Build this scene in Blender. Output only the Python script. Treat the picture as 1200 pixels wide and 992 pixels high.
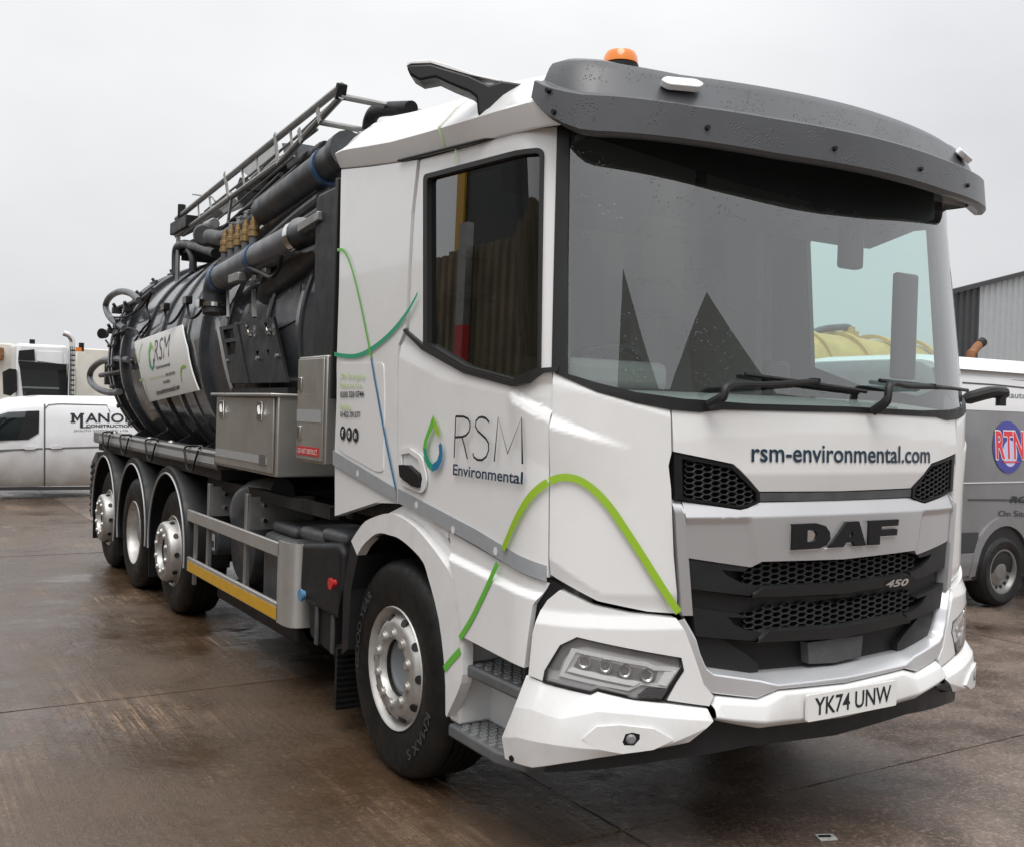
import bpy, bmesh, math, random
from mathutils import Vector, Matrix
for o in list(bpy.data.objects): bpy.data.objects.remove(o)
scene = bpy.context.scene
COL = scene.collection
PI = math.pi
# ------------------------------------------------------------------ camera
# metres: x across the tanker (minus = its visible flank), y from its nose towards its tail, z up
CAM = Vector((-3.364, -2.819, 1.764)); FPX = 1208.2
YAW, PITCH, ROLL = math.radians(31.93), math.radians(-0.712), math.radians(1.689)
_d = Vector((math.sin(YAW)*math.cos(PITCH), math.cos(YAW)*math.cos(PITCH), math.sin(PITCH)))
_r = Vector((math.cos(YAW), -math.sin(YAW), 0)); _u = _r.cross(_d)
RV = (_r*math.cos(ROLL)+_u*math.sin(ROLL)); UV = (_u*math.cos(ROLL)-_r*math.sin(ROLL)); DV = _d
cam = bpy.data.objects.new('camera', bpy.data.cameras.new('camera')); COL.objects.link(cam)
cam.matrix_world = Matrix((( RV.x, UV.x, -DV.x, CAM.x), (RV.y, UV.y, -DV.y, CAM.y), (RV.z, UV.z, -DV.z, CAM.z), (0,0,0,1)))
cam.data.sensor_width = 36; cam.data.sensor_fit = 'HORIZONTAL'; cam.data.lens = 36*FPX/1200
cam.data.clip_end = 3000; cam.data.clip_start = 0.05
scene.camera = cam
# ------------------------------------------------------------------ overcast sky and veiled sun
SUN_EL, SUN_ROT = math.radians(63), math.radians(215)
w = bpy.data.worlds.new('World'); scene.world = w; w.use_nodes = True
nt = w.node_tree; nt.nodes.clear()
def wn(t, **k):
    n = nt.nodes.new(t)
    for a, b in k.items(): setattr(n, a, b)
    return n
sky = wn('ShaderNodeTexSky', sky_type='NISHITA', sun_disc=False, sun_elevation=SUN_EL, sun_rotation=SUN_ROT)
hs = wn('ShaderNodeHueSaturation'); hs.inputs['Saturation'].default_value = 0.10; hs.inputs['Value'].default_value = 1.0
nt.links.new(sky.outputs[0], hs.inputs['Color'])
tc = wn('ShaderNodeTexCoord'); mp = wn('ShaderNodeMapping'); mp.inputs['Scale'].default_value = (1, 1, 2.2)
nt.links.new(tc.outputs['Generated'], mp.inputs[0])
nz = wn('ShaderNodeTexNoise'); nz.inputs['Scale'].default_value = 1.7; nz.inputs['Detail'].default_value = 5; nz.inputs['Roughness'].default_value = .5
nt.links.new(mp.outputs[0], nz.inputs[0])
rp = wn('ShaderNodeValToRGB'); rp.color_ramp.elements[0].position = .3; rp.color_ramp.elements[1].position = .72
rp.color_ramp.elements[0].color = (5.9, 6.0, 6.25, 1); rp.color_ramp.elements[1].color = (7.9, 7.95, 8.05, 1)
nt.links.new(nz.outputs[0], rp.inputs[0])
sx = wn('ShaderNodeSeparateXYZ'); nt.links.new(tc.outputs['Generated'], sx.inputs[0])
zr = wn('ShaderNodeMapRange'); zr.inputs[1].default_value = 0; zr.inputs[2].default_value = 1; zr.inputs[3].default_value = .80; zr.inputs[4].default_value = 2.3
zp = wn('ShaderNodeMath', operation='POWER'); zp.inputs[1].default_value = 1.8; zp.use_clamp = True; za = wn('ShaderNodeMath', operation='MAXIMUM'); za.inputs[1].default_value = 0; nt.links.new(sx.outputs[2], za.inputs[0]); nt.links.new(za.outputs[0], zp.inputs[0]); nt.links.new(zp.outputs[0], zr.inputs[0])
zm = wn('ShaderNodeVectorMath', operation='SCALE'); nt.links.new(rp.outputs[0], zm.inputs[0]); nt.links.new(zr.outputs[0], zm.inputs['Scale'])
mx = wn('ShaderNodeMix', data_type='RGBA'); mx.inputs[0].default_value = .9
nt.links.new(hs.outputs[0], mx.inputs[6]); nt.links.new(zm.outputs[0], mx.inputs[7])
bg = wn('ShaderNodeBackground'); bg.inputs[1].default_value = .105
wo = wn('ShaderNodeOutputWorld')
nt.links.new(mx.outputs[2], bg.inputs[0]); nt.links.new(bg.outputs[0], wo.inputs[0])
sl = bpy.data.lights.new('sun', 'SUN'); sl.energy = 1.5; sl.angle = math.radians(36); sl.color = (1, .97, .93)
so = bpy.data.objects.new('sun', sl); COL.objects.link(so)
sd = Vector((math.sin(SUN_ROT)*math.cos(SUN_EL), math.cos(SUN_ROT)*math.cos(SUN_EL), math.sin(SUN_EL)))
so.rotation_euler = (-sd).to_track_quat('-Z', 'Y').to_euler(); so.location = (0, 0, 30)
vs = scene.view_settings
vs.view_transform = 'Standard'; vs.look = 'None'; vs.gamma = 1; vs.exposure = 0.34; vs.use_curve_mapping = False
scene.render.engine = 'CYCLES'
scene.cycles.max_bounces = 8; scene.cycles.transparent_max_bounces = 16; scene.cycles.glossy_bounces = 4

# ------------------------------------------------------------------ materials
MATS = {}
def nodes(m): return m.node_tree.nodes, m.node_tree.links
def P(name, col, rough=.5, metal=0, coat=0, spec=.5, bump=None, vary=0, vscale=3, rvary=0, dirt=None, bstr=.2, coatr=.05):
    """principled paint with a little noise in tone and gloss; bump = noise scale; dirt = (colour, amount, scale)"""
    m = bpy.data.materials.new(name); m.use_nodes = True; N, L = nodes(m); b = N['Principled BSDF']
    b.inputs['Base Color'].default_value = (*col, 1); b.inputs['Roughness'].default_value = rough
    b.inputs['Metallic'].default_value = metal; b.inputs['Specular IOR Level'].default_value = spec
    b.inputs['Coat Weight'].default_value = coat; b.inputs['Coat Roughness'].default_value = coatr
    tcn = N.new('ShaderNodeTexCoord')
    colout = None
    if vary or dirt:
        n = N.new('ShaderNodeTexNoise'); n.inputs['Scale'].default_value = vscale; n.inputs['Detail'].default_value = 6
        L.new(tcn.outputs['Object'], n.inputs[0])
        r = N.new('ShaderNodeValToRGB'); r.color_ramp.elements[0].position = .3; r.color_ramp.elements[1].position = .7
        r.color_ramp.elements[0].color = (*[c*(1-vary) for c in col], 1); r.color_ramp.elements[1].color = (*[min(1, c*(1+vary)) for c in col], 1)
        L.new(n.outputs[0], r.inputs[0]); colout = r.outputs[0]
        if dirt:
            dc, am, sc = dirt
            n2 = N.new('ShaderNodeTexNoise'); n2.inputs['Scale'].default_value = sc; n2.inputs['Detail'].default_value = 8; n2.inputs['Roughness'].default_value = .65
            L.new(tcn.outputs['Object'], n2.inputs[0])
            r2 = N.new('ShaderNodeValToRGB'); r2.color_ramp.elements[0].position = .48; r2.color_ramp.elements[1].position = .75
            r2.color_ramp.elements[0].color = (0, 0, 0, 1); r2.color_ramp.elements[1].color = (am, am, am, 1)
            L.new(n2.outputs[0], r2.inputs[0])
            x = N.new('ShaderNodeMix'); x.data_type = 'RGBA'
            L.new(r2.outputs[0], x.inputs[0]); L.new(colout, x.inputs[6]); x.inputs[7].default_value = (*dc, 1); colout = x.outputs[2]
        L.new(colout, b.inputs['Base Color'])
    if rvary:
        n = N.new('ShaderNodeTexNoise'); n.inputs['Scale'].default_value = vscale*2.3; n.inputs['Detail'].default_value = 5
        L.new(tcn.outputs['Object'], n.inputs[0])
        mr = N.new('ShaderNodeMapRange'); mr.inputs[1].default_value = .3; mr.inputs[2].default_value = .7
        mr.inputs[3].default_value = max(.02, rough-rvary); mr.inputs[4].default_value = min(1, rough+rvary)
        L.new(n.outputs[0], mr.inputs[0]); L.new(mr.outputs[0], b.inputs['Roughness'])
    if bump:
        n = N.new('ShaderNodeTexNoise'); n.inputs['Scale'].default_value = bump; n.inputs['Detail'].default_value = 3
        L.new(tcn.outputs['Object'], n.inputs[0])
        bp = N.new('ShaderNodeBump'); bp.inputs['Strength'].default_value = bstr; bp.inputs['Distance'].default_value = .002
        L.new(n.outputs[0], bp.inputs['Height']); L.new(bp.outputs[0], b.inputs['Normal'])
    MATS[name] = m; return m
def wetdrops(m, scale, amt=.5):
    """small standing rain drops as relief"""
    N, L = nodes(m); b = N['Principled BSDF']; t = N.new('ShaderNodeTexCoord')
    v = N.new('ShaderNodeTexVoronoi'); v.inputs['Scale'].default_value = scale; L.new(t.outputs['Object'], v.inputs[0])
    mr = N.new('ShaderNodeMapRange'); mr.inputs[1].default_value = .0; mr.inputs[2].default_value = .32; mr.inputs[3].default_value = 1; mr.inputs[4].default_value = 0
    L.new(v.outputs['Distance'], mr.inputs[0])
    n = N.new('ShaderNodeTexNoise'); n.inputs['Scale'].default_value = scale*.12; L.new(t.outputs['Object'], n.inputs[0])
    g = N.new('ShaderNodeMath'); g.operation = 'GREATER_THAN'; g.inputs[1].default_value = .52; L.new(n.outputs[0], g.inputs[0])
    mu = N.new('ShaderNodeMath'); mu.operation = 'MULTIPLY'; L.new(mr.outputs[0], mu.inputs[0]); L.new(g.outputs[0], mu.inputs[1])
    bp = N.new('ShaderNodeBump'); bp.inputs['Strength'].default_value = amt; bp.inputs['Distance'].default_value = .004
    L.new(mu.outputs[0], bp.inputs['Height']); L.new(bp.outputs[0], b.inputs['Normal'])
def glass(name, tint, ior=1.5, rough=0.0, dens=1.0, coat=1.0, drops=0):
    """thin pane: sees through, mirrors by Fresnel on both faces"""
    m = bpy.data.materials.new(name); m.use_nodes = True; N, L = nodes(m); N.clear()
    o = N.new('ShaderNodeOutputMaterial'); t = N.new('ShaderNodeBsdfTransparent'); t.inputs[0].default_value = (*tint, 1)
    g = N.new('ShaderNodeBsdfGlossy'); g.inputs['Roughness'].default_value = rough; g.inputs[0].default_value = (coat, coat, coat, 1)
    fr = N.new('ShaderNodeFresnel'); ge = N.new('ShaderNodeNewGeometry'); mi = N.new('ShaderNodeMapRange'); mi.inputs[3].default_value = ior; mi.inputs[4].default_value = 1/ior
    L.new(ge.outputs['Backfacing'], mi.inputs[0]); L.new(mi.outputs[0], fr.inputs[0])   # a thin pane mirrors alike from both sides
    # Fresnel(a pane) = 2f/(1+f)
    a = N.new('ShaderNodeMath'); a.operation = 'MULTIPLY'; a.inputs[1].default_value = 2; L.new(fr.outputs[0], a.inputs[0])
    c = N.new('ShaderNodeMath'); c.operation = 'ADD'; c.inputs[1].default_value = 1; L.new(fr.outputs[0], c.inputs[0])
    d = N.new('ShaderNodeMath'); d.operation = 'DIVIDE'; L.new(a.outputs[0], d.inputs[0]); L.new(c.outputs[0], d.inputs[1])
    x = N.new('ShaderNodeMixShader'); L.new(d.outputs[0], x.inputs[0]); L.new(t.outputs[0], x.inputs[1]); L.new(g.outputs[0], x.inputs[2])
    if drops:                                         # rain beads standing on the pane
        tcn = N.new('ShaderNodeTexCoord'); v = N.new('ShaderNodeTexVoronoi'); v.inputs['Scale'].default_value = drops; L.new(tcn.outputs['Object'], v.inputs[0])
        mr = N.new('ShaderNodeMapRange'); mr.inputs[1].default_value = .05; mr.inputs[2].default_value = .20; mr.inputs[3].default_value = 1; mr.inputs[4].default_value = 0; L.new(v.outputs['Distance'], mr.inputs[0])
        n = N.new('ShaderNodeTexNoise'); n.inputs['Scale'].default_value = 9; L.new(tcn.outputs['Object'], n.inputs[0])
        gt = N.new('ShaderNodeMath'); gt.operation = 'GREATER_THAN'; gt.inputs[1].default_value = .5; L.new(n.outputs[0], gt.inputs[0])
        mu = N.new('ShaderNodeMath'); mu.operation = 'MULTIPLY'; L.new(mr.outputs[0], mu.inputs[0]); L.new(gt.outputs[0], mu.inputs[1])
        bp = N.new('ShaderNodeBump'); bp.inputs['Strength'].default_value = .28; bp.inputs['Distance'].default_value = .003; L.new(mu.outputs[0], bp.inputs['Height']); L.new(bp.outputs[0], g.inputs['Normal']); L.new(bp.outputs[0], fr.inputs['Normal'])
    L.new(x.outputs[0], o.inputs[0]); MATS[name] = m; return m

P('white', (.78, .78, .775), .28, coat=.6, vary=.015, vscale=1.2, dirt=((.55, .52, .47), .22, 2.5))
P('white_low', (.76, .76, .755), .34, coat=.4, vary=.02, vscale=2, dirt=((.45, .41, .35), .30, 5))
P('silver', (.56, .56, .57), .36, metal=.65, coat=.3, vary=.03, bump=400, bstr=.02)
P('chinsilver', (.72, .73, .75), .32, metal=.6, coat=.3)
P('visor', (.055, .057, .062), .34, vary=.12, vscale=5); wetdrops(MATS['visor'], 95, .9)
P('black', (.009, .009, .010), .5, spec=.3, vary=.2, rvary=.1)
P('blackgloss', (.008, .008, .009), .12, coat=.5)
P('plastic', (.013, .0135, .0145), .5, spec=.4, vary=.15, vscale=6, rvary=.08, bump=220, bstr=.15)
P('dkplastic', (.010, .010, .011), .55, vary=.2, vscale=6)
P('greyplastic', (.065, .068, .073), .48, vary=.15, vscale=8, rvary=.1, dirt=((.16, .14, .12), .35, 9))
P('studgrey', (.22, .225, .23), .4, vary=.1); P('stepgrey', (.10, .105, .11), .5, vary=.15, vscale=9, dirt=((.18, .16, .14), .4, 14))
P('rubber', (.008, .008, .008), .55, spec=.35, vary=.25, vscale=10, rvary=.12, bump=60, bstr=.1, dirt=((.035, .029, .023), .4, 6))
P('rubbertext', (.05, .05, .049), .7)
P('alloy', (.54, .53, .51), .48, metal=.72, vary=.08, vscale=9, rvary=.1, dirt=((.30, .26, .21), .45, 12))
P('alloydark', (.30, .29, .28), .45, metal=.85, vary=.1, vscale=12)
P('hubgrey', (.20, .22, .235), .5, vary=.08, vscale=12)
P('seal', (.012, .012, .012), .5)
P('navy', (.012, .035, .065), .35)
P('ink', (.012, .014, .020), .35)
P('decalgrey', (.36, .38, .40), .30, metal=.15, vary=.05, vscale=20)
P('decalsilver', (.45, .46, .47), .35, metal=.3)
P('limeink', (.30, .50, .03), .35); P('greenink', (.13, .46, .05), .35); P('tealink', (.02, .32, .17), .35); P('blueink', (.02, .17, .34), .35)
P('paleink', (.52, .66, .34), .4)
P('tank', (.062, .067, .075), .24, coat=.5, vary=.12, vscale=2.2, rvary=.1, dirt=((.13, .12, .11), .35, 4))
P('tankrib', (.042, .046, .052), .28, coat=.35, vary=.12, vscale=3, rvary=.1, dirt=((.13, .12, .11), .35, 5))
P('pipe', (.035, .037, .040), .45, vary=.15, vscale=5, rvary=.1, dirt=((.12, .12, .12), .4, 7))
P('hosegrey', (.10, .105, .115), .42, vary=.15, vscale=4, rvary=.1, dirt=((.2, .2, .2), .4, 7))
P('bluering', (.03, .07, .15), .4)
P('brass', (.33, .22, .10), .45, metal=.6, vary=.15, vscale=15)
P('steel', (.47, .46, .43), .34, metal=.7, vary=.08, vscale=3, rvary=.08, bump=120, bstr=.05)
P('galv', (.33, .33, .32), .45, metal=.75, vary=.12, vscale=8, rvary=.1)
P('guard', (.52, .51, .49), .40, metal=.6, vary=.06, vscale=6, rvary=.08)
P('yellowtape', (.62, .34, .01), .35, vary=.08, vscale=12)
P('red', (.55, .03, .03), .35); P('bluecap', (.10, .25, .42), .45)
P('frame', (.012, .012, .013), .55, spec=.3, vary=.2, vscale=8, dirt=((.08, .065, .05), .4, 6))
P('plate', (.80, .80, .78), .35); P('chrome', (.7, .7, .7), .12, metal=1)
P('lampback', (.50, .50, .50), .35, metal=.1); P('lampwhite', (.72, .73, .74), .25, coat=.4)
P('lampgrey', (.20, .20, .205), .3); P('railsteel', (.20, .195, .185), .32, metal=.75, vary=.1, vscale=5); P('drl', (.85, .86, .87), .2, coat=.5); P('seat', (.22, .22, .215), .85); P('dash', (.34, .345, .33), .7); P('trim', (.48, .49, .48), .75, vary=.05)
P('trimdark', (.10, .102, .105), .8)
P('orange', (.75, .20, .01), .18, coat=.5)
P('treadplate', (.42, .42, .41), .34, metal=.85, vary=.1, vscale=12)
glass('windscreen', (.80, .90, .88), 1.85, drops=70); glass('sideglass', (.22, .25, .22), 1.62); glass('farglass', (.72, .90, .86), 1.45); glass('lampglass', (.93, .93, .93), 1.4)
glass('vanglass', (.10, .12, .12), 1.6)
# ------------------------------------------------------------------ object helpers
def link(name, me, mat, parent=None):
    o = bpy.data.objects.new(name, me); COL.objects.link(o)
    if mat: me.materials.append(MATS[mat] if isinstance(mat, str) else mat)
    if parent: o.parent = parent
    return o
def fin(me, ang=32):
    me.validate()
    for p in me.polygons: p.use_smooth = True
    me.set_sharp_from_angle(angle=math.radians(ang))
def mesh(name, V, F, mat, parent=None, ang=32, bev=0, seg=2):
    me = bpy.data.meshes.new(name); me.from_pydata([tuple(v) for v in V], [], [tuple(f) for f in F])
    bm = bmesh.new(); bm.from_mesh(me); bmesh.ops.recalc_face_normals(bm, faces=bm.faces); bm.to_mesh(me); bm.free()
    fin(me, ang); o = link(name, me, mat, parent)
    if bev: bevel(o, bev, seg)
    return o
def bevel(o, wd, seg=2, lim=40):
    b = o.modifiers.new('bevel', 'BEVEL'); b.width = wd; b.segments = seg; b.limit_method = 'ANGLE'; b.angle_limit = math.radians(lim); b.harden_normals = False
    return o
def thing(name, label, cat, group=None, loc=(0, 0, 0)):
    o = bpy.data.objects.new(name, None); COL.objects.link(o); o.location = loc; o['label'] = label; o['category'] = cat
    if group: o['group'] = group
    return o
def frame3(d):
    d = Vector(d).normalized(); a = Vector((0, 0, 1)) if abs(d.z) < .9 else Vector((1, 0, 0))
    u = d.cross(a).normalized(); return u, d.cross(u).normalized(), d
class MB:
    """gathers simple solids into ONE mesh"""
    def __init__(s): s.V = []; s.F = []
    def add(s, V, F):
        n = len(s.V); s.V += [Vector(v) for v in V]; s.F += [tuple(i+n for i in f) for f in F]; return s
    def box(s, a, b):
        x0, y0, z0 = [min(p, q) for p, q in zip(a, b)]; x1, y1, z1 = [max(p, q) for p, q in zip(a, b)]
        return s.add([(x0,y0,z0),(x1,y0,z0),(x1,y1,z0),(x0,y1,z0),(x0,y0,z1),(x1,y0,z1),(x1,y1,z1),(x0,y1,z1)],
                     [(0,3,2,1),(4,5,6,7),(0,1,5,4),(1,2,6,5),(2,3,7,6),(3,0,4,7)])
    def cyl(s, p, q, r, r2=None, n=16, cap=True):
        p, q = Vector(p), Vector(q); r2 = r if r2 is None else r2; u, v, _ = frame3(q-p)
        V = [p+(u*math.cos(2*PI*k/n)+v*math.sin(2*PI*k/n))*r for k in range(n)]+[q+(u*math.cos(2*PI*k/n)+v*math.sin(2*PI*k/n))*r2 for k in range(n)]
        F = [(k, (k+1) % n, n+(k+1) % n, n+k) for k in range(n)]
        if cap: F += [tuple(range(n-1, -1, -1)), tuple(range(n, 2*n))]
        return s.add(V, F)
    def tube(s, pts, r, n=10, closed=False, cap=True):
        pts = [Vector(p) for p in pts]; m = len(pts); V = []; F = []; prev = None
        for i, p in enumerate(pts):
            if closed: t = pts[(i+1) % m]-pts[i-1]
            else: t = pts[min(i+1, m-1)]-pts[max(i-1, 0)]
            t.normalize()
            if prev is None: u, v, _ = frame3(t)
            else:
                u = (prev-t*prev.dot(t)); u = u.normalized() if u.length > 1e-6 else frame3(t)[0]; v = t.cross(u)
            prev = u; rr = r[i] if isinstance(r, (list, tuple)) else r
            V += [p+(u*math.cos(2*PI*k/n)+v*math.sin(2*PI*k/n))*rr for k in range(n)]
        for i in range(m if closed else m-1):
            j = (i+1) % m
            F += [(i*n+k, i*n+(k+1) % n, j*n+(k+1) % n, j*n+k) for k in range(n)]
        if cap and not closed: F += [tuple(range(n-1, -1, -1)), tuple(range((m-1)*n, m*n))]
        return s.add(V, F)
    def lathe(s, prof, o, ax, n=48, closed=False):
        """prof: (radius, distance along axis ax from o)"""
        o = Vector(o); u, v, d = frame3(ax); m = len(prof); V = []; F = []
        for r, h in prof: V += [o+d*h+(u*math.cos(2*PI*k/n)+v*math.sin(2*PI*k/n))*r for k in range(n)]
        for i in range(m if closed else m-1):
            j = (i+1) % m
            F += [(i*n+k, i*n+(k+1) % n, j*n+(k+1) % n, j*n+k) for k in range(n)]
        return s.add(V, F)
    def prism(s, poly, d):
        """planar 3D polygon pushed along d"""
        n = len(poly); d = Vector(d); V = [Vector(p) for p in poly]; V += [v+d for v in V]
        return s.add(V, [tuple(range(n)), tuple(range(2*n-1, n-1, -1))]+[(k, n+k, n+(k+1) % n, (k+1) % n) for k in range(n)])
    def bar(s, p, q, wd, h, up=(0, 0, 1)):
        p, q = Vector(p), Vector(q); d = (q-p).normalized(); up = Vector(up); sd = d.cross(up).normalized(); up = sd.cross(d).normalized()
        V = [e+sd*(a*wd/2)+up*(b*h/2) for e in (p, q) for a, b in ((-1,-1),(1,-1),(1,1),(-1,1))]
        return s.add(V, [(3,2,1,0),(4,5,6,7),(0,1,5,4),(1,2,6,5),(2,3,7,6),(3,0,4,7)])
    def build(s, name, mat, parent=None, ang=32, bev=0, seg=2): return mesh(name, s.V, s.F, mat, parent, ang, bev, seg)
def clonemesh(o, name=None, parent=None, loc=None):
    c = o.copy(); COL.objects.link(c); c.parent = parent
    if name: c.name = name
    if loc is not None: c.location = loc
    return c
def smoothpath(pts, n=6, closed=False):
    """Catmull-Rom through the points"""
    pts = [Vector(p) for p in pts]; m = len(pts); out = []
    for i in range(m if closed else m-1):
        p1, p2 = pts[i], pts[(i+1) % m]
        p0 = pts[i-1] if (closed or i > 0) else p1*2-p2
        p3 = pts[(i+2) % m] if (closed or i+2 < m) else p2*2-p1
        for k in range(n):
            t = k/n; out.append(.5*((2*p1)+(p2-p0)*t+(2*p0-5*p1+4*p2-p3)*t*t+(3*p1-p0-3*p2+p3)*t**3))
    if not closed: out.append(pts[-1])
    return out
def rnd(poly, r, n=4):
    """round the corners of a 2D polygon"""
    out = []; m = len(poly)
    for i in range(m):
        p = Vector(poly[i][:2]); a = Vector(poly[i-1][:2]); b = Vector(poly[(i+1) % m][:2])
        rr = poly[i][2] if len(poly[i]) > 2 else r
        la, lb = (a-p).length, (b-p).length; q = min(rr, la*.49, lb*.49)
        if q <= 1e-5: out.append(tuple(p)); continue
        s, e = p+(a-p)*(q/la), p+(b-p)*(q/lb)
        for k in range(n+1):
            t = k/n; out.append(tuple(s*(1-t)**2+p*2*t*(1-t)+e*t*t))
    return out
# ------------------------------------------------------------------ surfaces: a photo pixel gives a direction, the surface gives the distance
def ray(u, v): return (RV*((u-600)/FPX)-UV*((v-496)/FPX)+DV)
def onx(u, v, x): d = ray(u, v); return CAM+d*((x-CAM.x)/d.x)
def ony(u, v, y): d = ray(u, v); return CAM+d*((y-CAM.y)/d.y)
def onz(u, v, z): d = ray(u, v); return CAM+d*((z-CAM.z)/d.z)
class Skin:
    """cab skin: superellipse nose joined to flat flanks; s = arc length from the nose centre (minus = visible side)"""
    def __init__(s, c=.5, p=3, W=1.25):
        s.c, s.p, s.Wd = c, p, W
        pts = []
        for k in range(201):
            t = k/200*PI/2; x = W*(math.sin(t))**(2/p); y = c-c*math.cos(t); pts.append((x, y))
        s.pts = pts; L = [0]
        for a, b in zip(pts, pts[1:]): L.append(L[-1]+math.hypot(b[0]-a[0], b[1]-a[1]))
        s.L = L; s.sc = L[-1]
    def W(s, z): return s.Wd*(1-.006*max(0, (z-1.95)/.9))
    def F(s, z): return .02+.135*max(0, z-1.84) if z > 1.84 else .02
    def base(s, q):
        a = abs(q)
        if a >= s.sc: x, y = s.Wd, s.c+a-s.sc; nx, ny = 1, 0
        else:
            lo, hi = 0, 200
            while hi-lo > 1:
                m = (lo+hi)//2
                if s.L[m] <= a: lo = m
                else: hi = m
            t = (a-s.L[lo])/max(1e-9, s.L[hi]-s.L[lo]); p, r = s.pts[lo], s.pts[hi]
            x, y = p[0]+(r[0]-p[0])*t, p[1]+(r[1]-p[1])*t
            # smooth outward normal from the implicit curve
            nx = s.p/s.Wd*(max(x, 1e-6)/s.Wd)**(s.p-1); ny = -2/s.c*((s.c-y)/s.c); l = math.hypot(nx, ny); nx, ny = nx/l, ny/l
        if q < 0: x, nx = -x, -nx
        return x, y, nx, ny
    def ev(s, q, z, off=0):
        x, y, nx, ny = s.base(q); k = s.W(z)/s.Wd
        return Vector((x*k+nx*off, y+s.F(z)+ny*off, z))
    def g(s, P):
        x = abs(P.x)*s.Wd/s.W(P.z)/s.Wd; y = P.y-s.F(P.z)
        return x**s.p-1 if y >= s.c else x**s.p+((s.c-y)/s.c)**2-1
    def hit(s, u, v, off=0):
        d = ray(u, v); t0 = 1.5; step = .02; g0 = s.g(CAM+d*t0); t = t0
        while t < 12:
            t1 = t+step; g1 = s.g(CAM+d*t1)
            if g0 > 0 >= g1:
                for _ in range(40):
                    m = (t+t1)/2
                    if s.g(CAM+d*m) > 0: t = m
                    else: t1 = m
                P = CAM+d*t; break
            t, g0 = t1, g1
        else:
            # silhouette miss: nearest approach
            best = min((abs(s.g(CAM+d*(1.5+.01*k))), 1.5+.01*k) for k in range(900)); P = CAM+d*best[1]
        y = P.y-s.F(P.z)
        if y >= s.c: q = s.sc+y-s.c
        else:
            x = min(abs(P.x)*s.Wd/s.W(P.z), s.Wd); cyy = max(0, min(1, (s.c-y)/s.c))
            ang = math.atan2((x/s.Wd)**(s.p/2), cyy)   # = curve parameter
            k = ang/(PI/2)*200; i = min(199, int(k)); q = s.L[i]+(s.L[i+1]-s.L[i])*(k-i)
        return (q if P.x > 0 else -q, P.z)
class Plane:
    def __init__(s, o, a, b): s.o, s.a, s.b = Vector(o), Vector(a).normalized(), Vector(b).normalized(); s.n = s.a.cross(s.b).normalized(); s.n *= (1 if s.n.dot(CAM-s.o) > 0 else -1)
    def ev(s, p, q, off=0): return s.o+s.a*p+s.b*q+s.n*off
    def hit(s, u, v):
        d = ray(u, v); t = (s.o-CAM).dot(s.n)/d.dot(s.n); P = CAM+d*t-s.o; return (P.dot(s.a), P.dot(s.b))
class Cyl:
    """tank wall, axis along y: a = y, b = angle (rad) up from the flank"""
    def __init__(s, zc, r): s.zc, s.r = zc, r
    def ev(s, a, b, off=0): return Vector((-(s.r+off)*math.cos(b), a, s.zc+(s.r+off)*math.sin(b)))
    def hit(s, u, v):
        d = ray(u, v); a = d.x**2+d.z**2; oz = CAM.z-s.zc; b = CAM.x*d.x+oz*d.z; c = CAM.x**2+oz**2-s.r**2; D = max(0, b*b-a*c)
        q = CAM+d*((-b-math.sqrt(D))/a); return (q.y, math.atan2(q.z-s.zc, -q.x))
class Polar:
    """face of a wheel: angle and radius round an axle end"""
    def __init__(s, o): s.o = Vector(o)
    def ev(s, a, r, off=0): return s.o+Vector((-off, -r*math.cos(a), r*math.sin(a)))
SK = Skin()
def T(pts, surf=SK): return [surf.hit(*p[:2])+tuple(p[2:]) for p in pts]
def fill2d(loops, stepa=0, stepb=0):
    bm = bmesh.new()
    for lp in loops:
        vs = [bm.verts.new((p[0], p[1], 0)) for p in lp]
        for a, b in zip(vs, vs[1:]+vs[:1]): bm.edges.new((a, b))
    bmesh.ops.remove_doubles(bm, verts=bm.verts, dist=1e-5)
    bmesh.ops.triangle_fill(bm, use_beauty=True, use_dissolve=False, edges=bm.edges[:], normal=(0, 0, 1))
    for ax, st in ((0, stepa), (1, stepb)):
        if not st: continue
        lo = min(v.co[ax] for v in bm.verts); hi = max(v.co[ax] for v in bm.verts); k = math.floor(lo/st)+1
        while k*st < hi-1e-4:
            co = [0, 0, 0]; no = [0, 0, 0]; co[ax] = k*st; no[ax] = 1
            bmesh.ops.bisect_plane(bm, geom=bm.verts[:]+bm.edges[:]+bm.faces[:], dist=1e-5, plane_co=co, plane_no=no); k += 1
    return bm
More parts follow.
